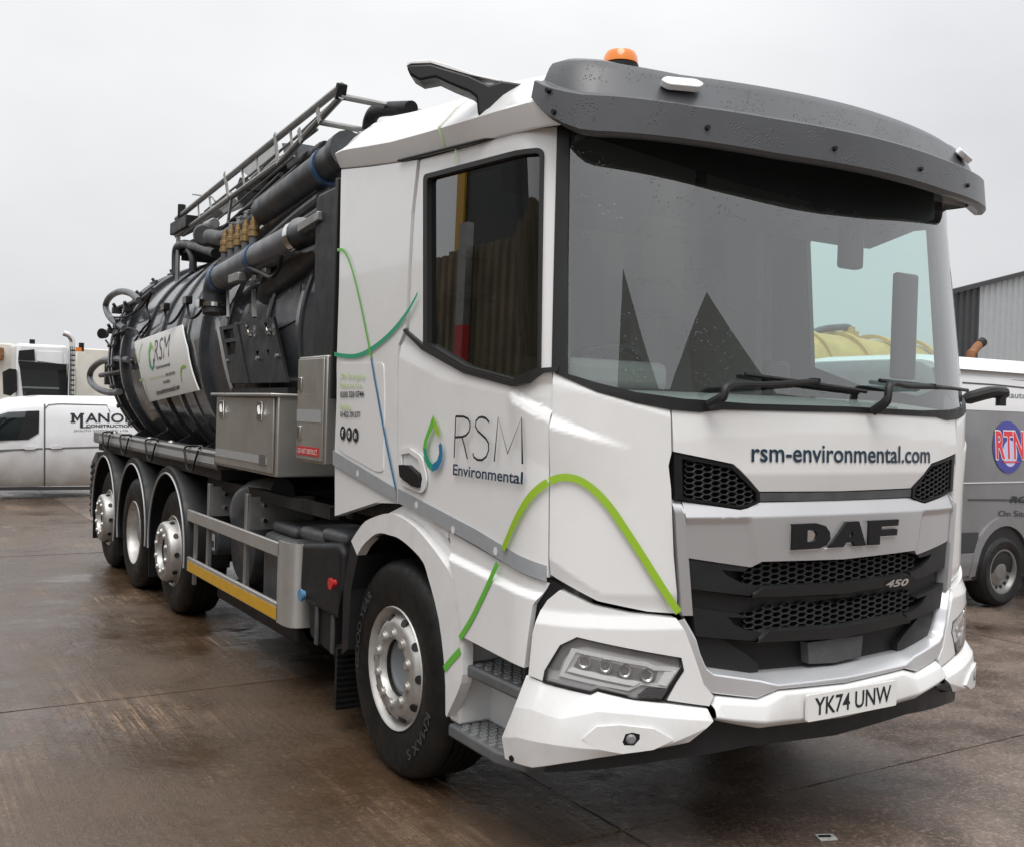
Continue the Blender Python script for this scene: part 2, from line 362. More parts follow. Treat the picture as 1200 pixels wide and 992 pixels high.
def panel(name, outer, mat, parent, surf=SK, off=0, th=.02, holes=(), step=(.06, .12), disp=None, px=True, r=0, mirror=False, bev=.0025, sym=False, ang=28):
    """a sheet lying on a surface, its outline traced (px) or given in surface coordinates; th = depth of its edges.
    sym: outline is the left half, closed by its own reflection; mirror: built on the far side"""
    conv = (lambda L: T(L, surf)) if px else (lambda L: [tuple(p) for p in L])
    o2 = conv(outer); h2 = [conv(h) for h in holes]
    if sym: o2 = o2+[(-p[0],)+tuple(p[1:]) for p in reversed(o2) if abs(p[0]) > 1e-4]
    if r or any(len(p) > 2 for p in o2): o2 = rnd(o2, r)
    h2 = [rnd(h, r) if (r or any(len(p) > 2 for p in h)) else h for h in h2]
    if mirror: o2 = [(-p[0], p[1]) for p in o2]; h2 = [[(-p[0], p[1]) for p in h] for h in h2]
    bm = fill2d([o2]+h2, *step)
    be = [e for e in bm.edges if e.is_boundary]
    flat = {v: (v.co.x, v.co.y) for v in bm.verts}
    if th:
        ex = bmesh.ops.extrude_edge_only(bm, edges=be)
        nv = {g for g in ex['geom'] if isinstance(g, bmesh.types.BMVert)}
    else: nv = set()
    def dd(a, b): return off+(disp(abs(a) if sym else a*(-1 if mirror else 1), b) if disp else 0)
    AB = {}
    for v in bm.verts:
        AB[v] = (v.co.x, v.co.y)
    e = .004
    bm.verts.index_update(); bm.faces.ensure_lookup_table()
    nrm = {}
    for v in bm.verts:
        a, b = AB[v]; v.co = surf.ev(a, b, dd(a, b)-(th if v in nv else 0))
        if v not in nv:
            da = surf.ev(a+e, b, dd(a+e, b))-surf.ev(a-e, b, dd(a-e, b)); db = surf.ev(a, b+e, dd(a, b+e))-surf.ev(a, b-e, dd(a, b-e))
            n = da.cross(db).normalized(); ref = surf.ev(a, b, 1)-surf.ev(a, b, 0)
            nrm[v] = n if n.dot(ref) > 0 else -n
    for f in bm.faces:
        f.normal_update()
        if all(v in nrm for v in f.verts):
            if f.normal.dot(sum((nrm[v] for v in f.verts), Vector())) < 0: f.normal_flip()
        else:
            # rim: face away from the sheet's middle
            vs_ = [v for v in f.verts if v in nrm]
            lf = [g for ed in f.edges if all(v in nrm for v in ed.verts) for g in ed.link_faces if g is not f]
            if lf and f.normal.dot(f.calc_center_median()-lf[0].calc_center_median()) < 0: f.normal_flip()
    bm.verts.index_update(); ni = {v.index: n for v, n in nrm.items()}
    me = bpy.data.meshes.new(name); bm.to_mesh(me); bm.free()
    ln = []
    for p in me.polygons:
        p.use_smooth = True; sf = all(i in ni for i in p.vertices); fn = p.normal.copy()
        for li in p.loop_indices: ln.append(ni[me.loops[li].vertex_index] if sf else fn)
    me.normals_split_custom_set(ln)
    return link(name, me, mat, parent)
def facets(name, lines, mat, parent, surf=SK, px=True, sym=False, mirror=False, sub=4, ang=16):
    """crisp folded sheet: quads between successive traced lines; each line = (points, offset or offsets)"""
    V = []; F = []; rows = []
    for pts, off in lines:
        q = [p if len(p) == 3 else surf.hit(*p) for p in pts] if px else pts
        q = [(p[0], p[1]) if len(p) == 2 else (p[0], p[1]) for p in q]
        of = off if isinstance(off, (list, tuple)) else [off]*len(q); r = []
        for i in range(len(q)-1):
            for k in range(sub):
                t = k/sub; r.append((q[i][0]+(q[i+1][0]-q[i][0])*t, q[i][1]+(q[i+1][1]-q[i][1])*t, of[i]+(of[i+1]-of[i])*t))
        r.append((*q[-1], of[-1])); rows.append(r)
    sides = [-1, 1] if sym else ([-1] if mirror else [1])
    for sg in sides:
        n0 = len(V); m = len(rows[0])
        for r in rows: V += [surf.ev(p[0]*(sg if not sym else -sg), p[1], p[2]) for p in r]
        for j in range(len(rows)-1):
            for i in range(m-1):
                a_, b_, c_, d_ = n0+j*m+i, n0+j*m+i+1, n0+(j+1)*m+i+1, n0+(j+1)*m+i
                F.append((a_, b_, c_, d_))
    o = mesh(name, V, F, mat, parent, ang)
    bm = bmesh.new(); bm.from_mesh(o.data); bmesh.ops.remove_doubles(bm, verts=bm.verts, dist=1e-5); bm.to_mesh(o.data); bm.free(); fin(o.data, ang)
    return o
def ribbon(name, pts, wpx, mat, parent, surf=SK, off=.0035, px=True, smooth=5, mirror=False, w=None):
    """painted line along traced points; wpx = width in metres at each point"""
    q = T(pts, surf) if px else pts
    q = [p[:2] for p in smoothpath([(a[0], a[1], 0) for a in q], smooth)] if smooth else q
    q = [Vector((p[0], p[1])) for p in q]; V = []; F = []
    for i, p in enumerate(q):
        t = (q[min(i+1, len(q)-1)]-q[max(i-1, 0)]).normalized(); n = Vector((-t.y, t.x)); k = i/(len(q)-1)
        wd = wpx[0]+(wpx[1]-wpx[0])*k if isinstance(wpx, tuple) else wpx
        sg = -1 if mirror else 1
        V += [surf.ev(sg*(p.x+n.x*wd/2), p.y+n.y*wd/2, off), surf.ev(sg*(p.x-n.x*wd/2), p.y-n.y*wd/2, off)]
    for i in range(len(q)-1): F.append((2*i, 2*i+1, 2*i+3, 2*i+2))
    return mesh(name, V, F, mat, parent, 60)
def textmesh(txt, bold=0, shear=0):
    cu = bpy.data.curves.new('t', 'FONT'); cu.body = txt; cu.size = 1; cu.offset = bold; cu.shear = shear; cu.resolution_u = 3; cu.fill_mode = 'FRONT'
    ob = bpy.data.objects.new('t', cu); COL.objects.link(ob); dg = bpy.context.evaluated_depsgraph_get()
    me = bpy.data.meshes.new_from_object(ob.evaluated_get(dg)); bpy.data.objects.remove(ob); bpy.data.curves.remove(cu)
    V = [v.co.copy() for v in me.vertices]; F = [tuple(p.vertices) for p in me.polygons]; bpy.data.meshes.remove(me)
    return V, F
def lettering(name, txt, mat, parent, surf, bl, br, tl, off=.004, px=True, bold=0, shear=0, ref=None):
    """lettering whose box has its lower left, lower right and upper left corners where traced; ref: measure the box height on these letters"""
    V, F = textmesh(txt, bold, shear)
    if not V: return None
    x0, x1 = min(v.x for v in V), max(v.x for v in V); RVV = textmesh(ref, bold)[0] if ref else V
    y0, y1 = min(v.y for v in RVV), max(v.y for v in RVV)
    A, B, Cc = [Vector(p) for p in ((surf.hit(*bl), surf.hit(*br), surf.hit(*tl)) if px else (bl, br, tl))]
    out = []
    for v in V:
        a, b = (v.x-x0)/(x1-x0), (v.y-y0)/(y1-y0); q = A+(B-A)*a+(Cc-A)*b; out.append(surf.ev(q.x, q.y, off))
    return mesh(name, out, F, mat, parent, 60)
def decal(name, polys, mat, parent, surf, px=True, off=.004, frame=None):
    """flat printed shapes; frame=(bl,br,tl): polygons are given in unit coordinates of that box"""
    V = []; F = []
    if frame: A, B, Cc = [Vector(surf.hit(*p)) if px else Vector(p) for p in frame]
    for loops in polys:
        loops = loops if isinstance(loops[0][0], (tuple, list)) else [loops]
        if frame: L2 = [[tuple(A+(B-A)*p[0]+(Cc-A)*p[1]) for p in lp] for lp in loops]
        else: L2 = [T(lp, surf) if px else lp for lp in loops]
        bm = fill2d(L2); bm.verts.index_update(); n = len(V)
        V += [surf.ev(v.co.x, v.co.y, off) for v in bm.verts]; F += [tuple(v.index+n for v in f.verts) for f in bm.faces]; bm.free()
    return mesh(name, V, F, mat, parent, 60)
def stroke(pts, wd, closed=False):
    """2D polyline as quads -> list of polygons"""
    out = []; q = [Vector(p) for p in pts]
    if closed: q.append(q[0])
    for a, b in zip(q, q[1:]):
        t = (b-a).normalized(); n = Vector((-t.y, t.x))*wd/2; a2, b2 = a-t*wd*.3, b+t*wd*.3
        out.append([tuple(a2+n), tuple(a2-n), tuple(b2-n), tuple(b2+n)])
    return out
# ================================================================== the tanker lorry
truck = thing('tanker_lorry', 'white eight-wheel vacuum tanker lorry with dark grey ribbed tank and RSM Environmental livery', 'lorry', loc=(0, 4.5, 0))
def own(o):                                           # parent without moving
    o.parent = truck; o.matrix_parent_inverse = Matrix.Translation(truck.location).inverted(); return o
def sub(o, parent): o.parent = parent; return o       # parts sit at the origin, so sub-parts need no inverse
CABP = []
def pn(name, outer, mat, **k): return own(panel(name, outer, mat, None, **k))
def mb(b, name, mat, **k): return own(b.build(name, mat, None, **k))
def sub_panel(parent, name, outer, mat, **k): o = panel(name, outer, mat, None, **k); o.parent = parent; return o
def sub_mb(parent, b, name, mat, **k): o = b.build(name, mat, None, **k); o.parent = parent; return o
def addsub(parent, o): o.parent = parent; return o

# ---- flank panels (traced on the visible flank, repeated on the far one)
def ramp(x): return max(0.0, min(1.0, x))
def lin(x, pts):
    for (x0, y0), (x1, y1) in zip(pts, pts[1:]):
        if x <= x1 or (x1, y1) == pts[-1]: return y0+(y1-y0)*(x-x0)/(x1-x0)
def door_disp(a, b):                                  # shoulder under the glass, wedge by the corner, tuck towards the sill
    x = -a; cr = lin(x, [(1.2, 1.82), (1.53, 1.82), (2.09, 1.885), (2.6, 2.02)])
    d = -.13*min(max(0, b-cr), .08)
    c = 1.75+.35*(x-1.30); k = ramp((1.56-x)/.06)
    if b < 1.95: d += -.015*k*ramp((b-c)/.012)*ramp((1.9-b)/.03)
    d += .012*k*ramp((c-b)/.03)*ramp((b-c+.20)/.17)
    return d
def corner_disp(a, b):
    x = -a; top = 1.755+.26*(x-.86)
    d = -.22*max(0, b-top)                            # bright upper facet
    c = 1.75+.36*(x-1.30); k = ramp((x-1.0)/.3)
    d += .024*k*ramp((c-b)/(.012+.035*k))*ramp((b-c+.22)/.18)
    d += -.22*max(0, 1.10+.6*max(0, x-1.1)-b)
    return d
gut = [(400, 197), (435, 193.5), (470, 188.5), (560, 166.5), (655, 146)]
REAR = [(399.5, 215), (397.5, 330), (394.5, 430), (391.5, 540), (391.5, 603)]
seam_rear = [(489.5, 188), (483, 250), (479, 320), (476, 384), (468, 404), (466, 440), (466, 500), (467, 580)]
WOUT = [(497, 205.5, .03), (636.5, 174, .03), (632.5, 436), (602, 452), (545, 436), (497, 408)]
trimtop = [(476, 387), (497, 407), (545, 435), (602, 450.5), (618, 447), (634, 436), (653, 431.5)]
for mir in (False, True):
    # rear quarter panel
    q = pn('quarter_panel', [(400, 199), (435, 195.5), (470, 190.5), (489, 187.5)]+[(482, 250), (478, 320), (475, 384), (467, 404), (465, 440), (465, 500), (465.5, 588), (391.5, 544)]+REAR[::-1][2:], 'white', mirror=mir, th=.03, off=0)
    hatch = sub_panel(q, 'locker_door', [(399, 426, .02), (450, 425.5, .03), (449.5, 552, .02), (441, 552, .02), (404, 531, .02), (397, 524, .02)], 'white', mirror=mir, th=.006, off=.004, bev=.003)
    # door: above the sill, with the window opening cut out
    dr = pn('door', [(491, 187), (560, 168.5), (652, 148.5), (648, 300), (645, 432), (643.5, 560), (642.5, 676), (560, 632.5), (467.5, 582), (467, 500), (467, 440), (469, 405), (477.5, 386), (480, 320), (484, 250)], 'white',
            holes=[WOUT], mirror=mir, th=.035, off=.002, step=(.03, .012),
            disp=door_disp)
    # sill stripe pieces (reflective tape on the crease) and lower door
    sub_panel(dr, 'reflective_stripe', [(468, 571.5), (560, 620), (641, 662), (641.5, 681), (560, 638.5), (467.5, 588)], 'decalgrey', mirror=mir, th=.004, off=.008, bev=0)
    sub_panel(q, 'reflective_stripe', [(391.7, 527), (465.5, 571.5), (465.3, 587), (391.7, 544)], 'decalgrey', mirror=mir, th=.004, off=.009, bev=0)
    ld = pn('lower_door_panel', [(525, 622), (643, 683), (640, 689), (627, 708), (623, 735), (617.5, 781), (600, 773), (546, 745), (536, 680), (528, 650)], 'white', mirror=mir, th=.05, off=-.006,
            disp=lambda a, b: .022*ramp((1.085+.10*(-a-1.31)-b)/.028), step=(.03, .007))
    # cab corner below the sill behind the door
    pn('cab_side_skirt', [(391.5, 545.5), (467, 589.5), (525, 620), (524, 630), (500, 605), (478, 589), (455, 583), (440, 588.5), (425, 603), (410, 620), (391.5, 604)], 'white', mirror=mir, th=.05, off=-.004)
    # window seal, glass, black waist trim
    gl = pn('side_window', [(500, 208.5, .02), (633.8, 178, .02), (631, 433), (602, 447), (545, 432), (500.5, 404)], 'sideglass' if not mir else 'farglass', mirror=mir, th=.004, off=-.02, bev=0)
    se = sub_panel(gl, 'window_seal', [(496.5, 205, .03), (637, 173.3, .03), (633, 437.5), (602, 452.5), (545, 436.5), (496.5, 408.5)], 'seal', holes=[[(501, 209.5, .02), (633, 179.5, .02), (630.3, 431), (602, 444), (546, 429), (501.5, 402)]], mirror=mir, th=.035, off=.004, bev=.002)
    tb = pn('waist_trim', [(475, 385.5), (497, 404), (545, 431), (602, 446.5), (617, 443.5), (634, 431.5), (655, 430), (655, 434.5), (636, 437), (619, 449), (602, 453), (545, 437.5), (496, 410), (474.5, 388.5)], 'seal', mirror=mir, th=.02, off=.010, bev=0)
    # A pillar
    pn('windscreen_pillar', [(653.5, 149), (667.5, 143), (665, 300), (664, 441), (647, 433.5), (650, 300)], 'plastic', mirror=mir, th=.05, off=.004, step=(.02, .2))
    sub_panel(gl, 'door_trim', [(475, 195), (655, 150), (648, 450), (643, 560), (480, 540), (470, 404)], 'trimdark', holes=[[(503, 212, .02), (631, 182, .02), (628.5, 428), (602, 440), (548, 425), (504, 398)]], mirror=mir, th=0, off=-.06)
    # corner panel below the windscreen
    cp = pn('corner_panel', [(647.5, 436), (700, 458.5), (745, 471), (785.5, 479), (786.5, 530), (783, 545), (786, 572), (789, 650), (795, 719), (760, 716.5), (700, 703.5), (644, 673), (645, 560)], 'white', mirror=mir, th=.03, off=.003, step=(.025, .01),
            disp=corner_disp)
    # green line wraps from the door on to the corner panel
    if not mir:
        rb = [(543, 748), (556, 728), (566, 709), (579, 689), (587, 678)]
    # headlamp surround
    hs_ = pn('headlamp_surround', [(656, 691), (696, 709), (740, 718), (790, 722.5), (799, 738), (812, 775), (820, 800), (831, 812), (826, 824), (778, 817), (795, 783), (793, 768), (677, 744), (659, 754), (643, 783), (640.5, 795), (625, 788), (629.5, 740), (635.5, 714), (643, 702)], 'white', mirror=mir, th=.06, off=.012, step=(.03, .012),
             disp=lambda a, b: .02*max(0, min(1, (1.03-b)/.05))*1)
    # gap between door and headlamp panel
    pn('door_gap_seal', [(640, 676), (660, 688), (646, 703), (639, 714), (633, 740), (628, 800), (610, 800), (616, 775), (621, 735), (624, 706), (636, 688)], 'black', mirror=mir, th=.0, off=-.012, bev=0)
    # bumper corner
    bT = T([(621, 789.5), (640.5, 797.5), (692, 811), (700, 807), (734, 815.5), (773, 820.5), (824, 827)])
    bU = T([(613, 825), (632, 826), (661, 835.5), (700, 826.5), (735, 829.5), (775, 834), (826, 839)])
    bL = T([(601, 861), (620, 858), (652, 863), (690, 868), (735, 869.5), (775, 864), (818, 846)])
    bB = T([(603, 886), (632, 894), (665, 887), (700, 880.5), (740, 873.5), (775, 868), (799, 864)])
    bc = own(facets('bumper_corner', [(bT, -.05), (bT, [.022, .028, .03, .03, .03, .03, .03]), (bU, [.048, .062, .072, .070, .070, .070, .060]), (bL, [.052, .074, .090, .088, .084, .078, .066]), (bB, [.046, .056, .066, .066, .066, .062, .055]), (bB, -.05)], 'white_low', None, px=False, mirror=mir, sub=5, ang=60)); bevel(bc, .014, 3, 10)
    # fog lamp in its shaped recess
    pod = sub_panel(bc, 'fog_lamp_bezel', [(684, 857), (699, 842.5), (722, 840.5), (758, 845), (779, 858), (757, 869), (725, 873.5), (697, 868)], 'white_low', holes=[[(728, 851), (735, 849), (743, 851), (743, 857), (737, 864), (727, 864), (725, 860)]], mirror=mir, th=.012, off=.0865, bev=.004, step=(.04, .03))
    sub_panel(bc, 'fog_lamp', [(727, 850), (735, 848), (744, 850), (744, 858), (738, 865.5), (726, 865.5), (724, 860)], 'black', mirror=mir, th=.004, off=.0845, bev=0)
    q_ = SK.hit(734, 857); q_ = (-q_[0] if mir else q_[0], q_[1])
    b = MB(); c0 = SK.ev(*q_, .083); c1 = SK.ev(*q_, .092); b.cyl(c0, c1, .020, .012, 14); sub_mb(bc, b, 'fog_lens', 'lampgrey')
    q_ = SK.hit(611, 884.5); q_ = (-q_[0] if mir else q_[0], q_[1]); b = MB(); b.cyl(SK.ev(*q_, .03), SK.ev(*q_, .056), .012, n=12); sub_mb(bc, b, 'bolt', 'black')
    # headlamp: housing, reflectors, light bar, clear cover
    HLO = [(677.5, 743.5), (794, 767.5), (797, 782.5), (774, 818), (741, 816), (733, 813.5), (700, 805.5), (692, 809), (640, 796), (642.5, 782.5), (659, 753)]
    def toward(L, k, c=(719, 781)): return [(c[0]+(p[0]-c[0])*k, c[1]+(p[1]-c[1])*k) for p in L]
    hl = pn('headlight', HLO, 'lampback', mirror=mir, th=.03, off=.012, bev=0, step=(.05, .05))
    sub_panel(hl, 'bezel', HLO, 'blackgloss', holes=[toward(HLO, .972)], mirror=mir, th=.05, off=.034, bev=.002, step=(.05, .05))
    sub_panel(hl, 'cover', toward(HLO, .96), 'lampglass', mirror=mir, th=0, off=.036, bev=0, step=(.05, .05))
    sub_panel(hl, 'light_guide', [(671, 757), (757, 774), (767, 778.5), (794, 780), (778, 804), (750, 800), (735, 807), (657, 789.5)], 'lampwhite', mirror=mir, th=.012, off=.022, holes=[[(676, 762), (755, 778.5), (765, 783), (786, 784), (774.5, 800), (750, 796), (735, 803), (663, 786.5)]])
    sub_panel(hl, 'inner_frame', [(676, 762), (755, 778.5), (765, 783), (786, 784), (774.5, 800), (750, 796), (735, 803), (663, 786.5)], 'lampback', mirror=mir, th=.006, off=.0165)
    sub_panel(hl, 'daytime_lamp', [(666, 783.5), (672, 779.5), (748, 796.5), (741, 801)], 'drl', mirror=mir, th=.012, off=.027)
    sub_panel(hl, 'daytime_lamp', [(776.5, 785), (789, 784), (777.5, 801), (769, 799)], 'drl', mirror=mir, th=.012, off=.027)
    sub_panel(hl, 'indicator', [(645, 792), (660, 795), (688, 803), (700, 800), (735, 809), (735, 812), (700, 803.5), (692, 806.5), (646, 795)], 'decalsilver', mirror=mir, th=.01, off=.022, bev=0)
    sub_panel(hl, 'lamp_recess', [(673, 779), (680, 766.5), (756, 782), (769, 785), (765, 797), (740, 794)], 'lampgrey', mirror=mir, th=.004, off=.0185, bev=0)
    sub_panel(hl, 'brow', [(678, 746), (792, 769.5), (794, 777), (783, 776), (762, 770), (688, 755), (672, 757), (662, 768), (657, 782), (646, 781), (661, 755)], 'lampgrey', mirror=mir, th=.006, off=.018, bev=0)
    sub_panel(hl, 'side_reflector', [(746, 812), (757, 804), (779, 805), (772, 815.5)], 'greyplastic', mirror=mir, th=.02, off=.030, bev=.002)
    for (u_, v_) in ((685, 773), (709, 778), (731, 784), (756, 789)):
        q_ = SK.hit(u_, v_); q_ = (-q_[0] if mir else q_[0], q_[1]); a_, d_ = SK.ev(*q_, .0), SK.ev(*q_, .038); b = MB()
        ax = (d_-a_); b.lathe([(.003, .015), (.014, .016), (.022, .021), (.025, .027), (.027, .027), (.027, .0)], a_, ax, 18); sub_mb(hl, b, 'reflector', 'chrome')
        b = MB(); b.lathe([(.0005, .026), (.008, .024), (.012, .018), (.012, .010)], a_, ax, 12); sub_mb(hl, b, 'projector_lens', 'lampglass')
# ---- front face
C_ = lambda u, v: (0.0, SK.hit(u, v)[1])
def half(pts, zt, zb):                                # left-half outline closed on the centre line at heights zt/zb
    return [(0, zt)]+T(pts)+[(0, zb)]
zf = lambda v: ony(988, v, .02).z
fp = pn('front_panel', half([(940, 480.5), (893, 478), (847, 473.5), (820, 478.5), (787.5, 473.5), (788.5, 528.5), (858.5, 543), (867, 550.5), (891.5, 575.5)], zf(481), zf(575)), 'white', px=False, sym=True, th=.04, off=.006, step=(.04, .02),
        disp=lambda a, b: -.09*max(0, b-zf(510)+.06*max(0, a-.35))-.22*max(0, zf(556)-b))
own(lettering('web_address', 'rsm-environmental.com', 'navy', None, SK, (879, 540.5), (1087.5, 542), (879, 525), off=.0095, bold=.012, ref='rsmnvc'))
pn('grille_strip', half([(891.5, 577), (891.5, 587)], zf(576.3), zf(585.6)), 'greyplastic', px=False, sym=True, th=.03, off=-.004, bev=0)
def pip(x, y, poly):
    ins = False; n = len(poly)
    for i in range(n):
        x1, y1 = poly[i][:2]; x2, y2 = poly[i-1][:2]
        if (y1 > y) != (y2 > y) and x < (x2-x1)*(y-y1)/(y2-y1)+x1: ins = not ins
    return ins
def hexmesh(poly, sx, sz, bar, off, depth, surf=SK, skew=0):
    """open honeycomb lattice inside an outline, as real bars"""
    b = MB(); lo = [min(p[i] for p in poly) for i in (0, 1)]; hi = [max(p[i] for p in poly) for i in (0, 1)]
    j = 0; z = lo[1]
    while z < hi[1]+sz:
        x = lo[0]+(sx*.75 if j % 2 else 0)
        while x < hi[0]+sx:
            if pip(x, z, poly):
                O = [(-.5, 0), (-.25, .62), (.25, .62), (.5, 0), (.25, -.62), (-.25, -.62)]
                V = []
                for k, (px_, pz_) in enumerate(O):
                    for sc, of in ((1.0, off), (1-bar, off-.002), (1-bar*1.15, off-depth)):
                        V.append(surf.ev(x+px_*sx*sc, z+pz_*sz*sc, of))
                F = []
                for k in range(6):
                    n = (k+1) % 6; F += [(3*k, 3*n, 3*n+1, 3*k+1), (3*k+1, 3*n+1, 3*n+2, 3*k+2)]
                b.add(V, F)
            x += sx*1.5
        z += sz*.62; j += 1
    return b
MESHO = [(789.5, 531), (857, 544.5), (866, 552), (890, 576), (890.5, 588), (876, 593.5), (867, 595), (790.5, 583)]
for mir in (False, True):
    gv = pn('grille_vent', MESHO, 'dkplastic', mirror=mir, th=.0, off=-.05, bev=0)
    sub_panel(gv, 'frame', MESHO, 'black', holes=[[(799, 537), (856, 548), (863, 554), (886, 577), (886.5, 586.5), (874, 591), (867, 592), (800, 582)]], mirror=mir, th=.05, off=.002)
    po = T([(799, 537), (856, 548), (863, 554), (886, 577), (886.5, 586.5), (874, 591), (867, 592), (800, 582)])
    if mir: po = [(-p[0], p[1]) for p in po]
    o = sub_mb(gv, hexmesh(po, .050, .017, .24, -.004, .03), 'grille_mesh', 'plastic'); o['kind'] = 'stuff'
    # bright trim strips beside the badge panel
    ts = pn('grille_trim', [(788.5, 585), (799, 587), (804, 650), (809, 719.5), (797, 719.5), (792, 650)], 'silver', mirror=mir, th=.05, off=.02, step=(.02, .1), disp=lambda a, b: -.03*max(0, (b-zf(594))/.03))
# badge panel, facets as displacement
zt_, zb_ = zf(586), zf(653.5)
bp = pn('badge_panel', half([(891, 588.5), (876, 595), (867, 597), (800.5, 587.5), (803, 620), (806, 653), (877, 663.5), (880, 663), (888.5, 656.5)], zt_, zb_), 'silver', px=False, sym=True, th=.05, off=.02, step=(.02, .012),
        disp=lambda a, b: -.5*max(0, b-zf(602))-.012*ramp((a-.465-.046*(b-1.2)/.187)/.02)*ramp((zf(602)-b)/.02))
# DAF letters, raised
LD = {'D': [[(0, 0), (.0, 1), (.62, 1), (.86, .88), (.98, .62), (1, .35), (.9, .12), (.7, 0)], [(.38, .28), (.52, .28), (.62, .36), (.65, .55), (.6, .68), (.5, .74), (.38, .74)]],
      'A': [[(-.06, 0), (.42, 1), (.78, 1), (1, 0), (.66, 0), (.63, .17), (.42, .17), (.34, 0)], [(.50, .40), (.62, .40), (.60, .66)]],
      'F': [[(0, 0), (0, 1), (1.02, 1), (1.0, .74), (.42, .74), (.42, .60), (.98, .60), (.96, .34), (.38, .34), (.38, 0)]]}
A_, B_, CC_ = Vector(SK.hit(925.5, 644.5)), Vector(SK.hit(1048, 632.5)), Vector(SK.hit(927.5, 614.5))
lx = .5*(B_.x-A_.x)*2
tot = SK.hit(1048, 620)[0]-SK.hit(926, 630)[0]; hgt = CC_.y-A_.y; x_ = -tot/2; zb0 = SK.ev(0, zf(640), 0).z; zb0 = (A_.y+B_.y)/2
for ch, x0, wd in (('D', 0, .335), ('A', .345, .33), ('F', .70, .30)):
    L2 = [[(x_+tot*(x0+wd*p[0]), zb0+hgt*p[1]) for p in lp] for lp in LD[ch]]
    e1 = own(panel('badge_letter', L2[0], 'black', None, holes=L2[1:], px=False, th=.012, off=.034, step=(0, 0), bev=.0015))
    # bright edge behind each letter
    L3 = [[(p[0]-.004, p[1]-.006) for p in L2[0]]]
    addsub(e1, panel('badge_edge', L3[0], 'chrome', None, px=False, th=.006, off=.027, step=(0, 0), bev=0))
# louvres: recessed body, honeycomb insert, cheeks and a folded lip
def S2(p, z=None): return SK.hit(*p)+(0,)
def CZ(v): return (0.0, zf(v), 0)
def louvre(body, mesh_poly, zmt, zmb, cheek, lip_t, lip_f, lip_b, zl):
    lv = pn('grille_louvre', body, 'dkplastic', px=False, sym=True, th=.05, off=-.045, step=(.06, 0))
    po = T(mesh_poly); po = [(0, zmt)]+po+[(0, zmb)]; po = po+[(-p[0], p[1]) for p in reversed(po)]
    o = sub_mb(lv, hexmesh(po, .062, .0185, .27, -.016, .028), 'grille_mesh', 'plastic'); o['kind'] = 'stuff'
    for m_ in (False, True): sub_panel(lv, 'louvre_cheek', cheek, 'plastic', mirror=m_, th=.05, off=.004, step=(.05, 0))
    addsub(lv, facets('louvre_lip', [([CZ(zl[0])]+[S2(p) for p in lip_t], -.022), ([CZ(zl[1])]+[S2(p) for p in lip_f], .016), ([CZ(zl[2])]+[S2(p) for p in lip_b], .010), ([CZ(zl[2])]+[S2(p) for p in lip_b], -.05)], 'plastic', None, sym=True))
    return lv
l1 = louvre(half([(888.5, 657.5), (880, 664.5), (806.5, 654.5), (809.5, 689.5), (879, 699), (889, 698)], zf(654), zf(694)), [(888, 659), (868, 672), (876, 683), (893, 686)], zf(655), zf(683),
            [(806.5, 654.5), (877, 664), (872, 669), (845, 667), (852, 674), (868, 682), (889, 686), (879, 697.5), (809.5, 689.5)], [(893, 685), (886, 687)], [(893, 687.5), (879, 696.5)], [(889, 698.5), (879, 699.5)], (681.5, 683.5, 694.5))
own(lettering('engine_badge', '450', 'chrome', None, SK, (1033, 687), (1059, 684.5), (1034.5, 678.5), off=.020, bold=.03, shear=.2))
l2 = louvre(half([(893, 706), (882, 719), (869, 720), (810.5, 712), (815.5, 744.5), (885, 751.5), (893, 751)], zf(703), zf(745.5)), [(889, 709), (870, 726), (880, 736), (899, 737)], zf(704), zf(732),
            [(810.5, 712), (869, 720), (873, 721), (872, 723), (852, 722), (860, 731), (876, 738), (892, 740), (885, 750), (815.5, 744.5)], [(899, 736), (892, 738)], [(899, 738.5), (886, 748.5)], [(893, 751), (885, 752)], (730.5, 732.5, 746))
pn('grille_backing', half([(806, 654), (809, 720), (822, 782), (893, 795)], zf(650), zf(790)), 'dkplastic', px=False, sym=True, th=0, off=-.085, bev=0)
pn('louvre_gap_panel', half([(880, 700), (809.5, 691), (810.5, 712), (868, 720)], zf(698), zf(701)), 'dkplastic', px=False, sym=True, th=.0, off=-.03, bev=0)
pn('lower_grille_panel', half([(889, 752.5), (816, 745.5), (820, 762), (831, 783), (893, 791)], zf(747), zf(781)), 'black', px=False, sym=True, th=.02, off=-.05, bev=0)
pn('lower_grille_cheek', [(816, 746), (850, 749), (880, 768), (893, 779), (893, 790), (832, 783), (822, 768)], 'plastic', th=.03, off=-.022)
pn('lower_grille_cheek', [(816, 746), (850, 749), (880, 768), (893, 779), (893, 790), (832, 783), (822, 768)], 'plastic', th=.03, off=-.022, mirror=True)
pn('radar_cover', half([(949, 753, .004), (950, 778, .004)], zf(747.5), zf(775.5)), 'greyplastic', px=False, sym=True, th=.05, off=-.01, bev=.003)
# silver chin: bright ledge over a darker face
ch_in = [CZ(779)]+[S2(p) for p in ((908, 787), (884, 789.5), (832, 782.5), (826, 777.5), (819.5, 761.5), (816.5, 745), (803.5, 722))]
ch_mid = [CZ(788.5)]+[S2(p) for p in ((902, 799), (884, 794.5), (831, 787), (822.5, 780), (815.5, 763), (811.5, 747), (799, 723))]
ch_out = [CZ(795)]+[S2(p) for p in ((902, 804), (879, 814.5), (830, 809.5), (818, 798.5), (810, 773), (800, 747.5), (790.5, 726))]
ch_ = own(facets('grille_chin', [(ch_in, -.055), (ch_in, -.015), (ch_mid, [.052, .052, .036, .034, .034, .034, .03, .02]), (ch_out, [.046, .046, .040, .030, .028, .028, .024, .014]), (ch_out, -.03)], 'chinsilver', None, sym=True, ang=60)); bevel(ch_, .005, 2, 12)
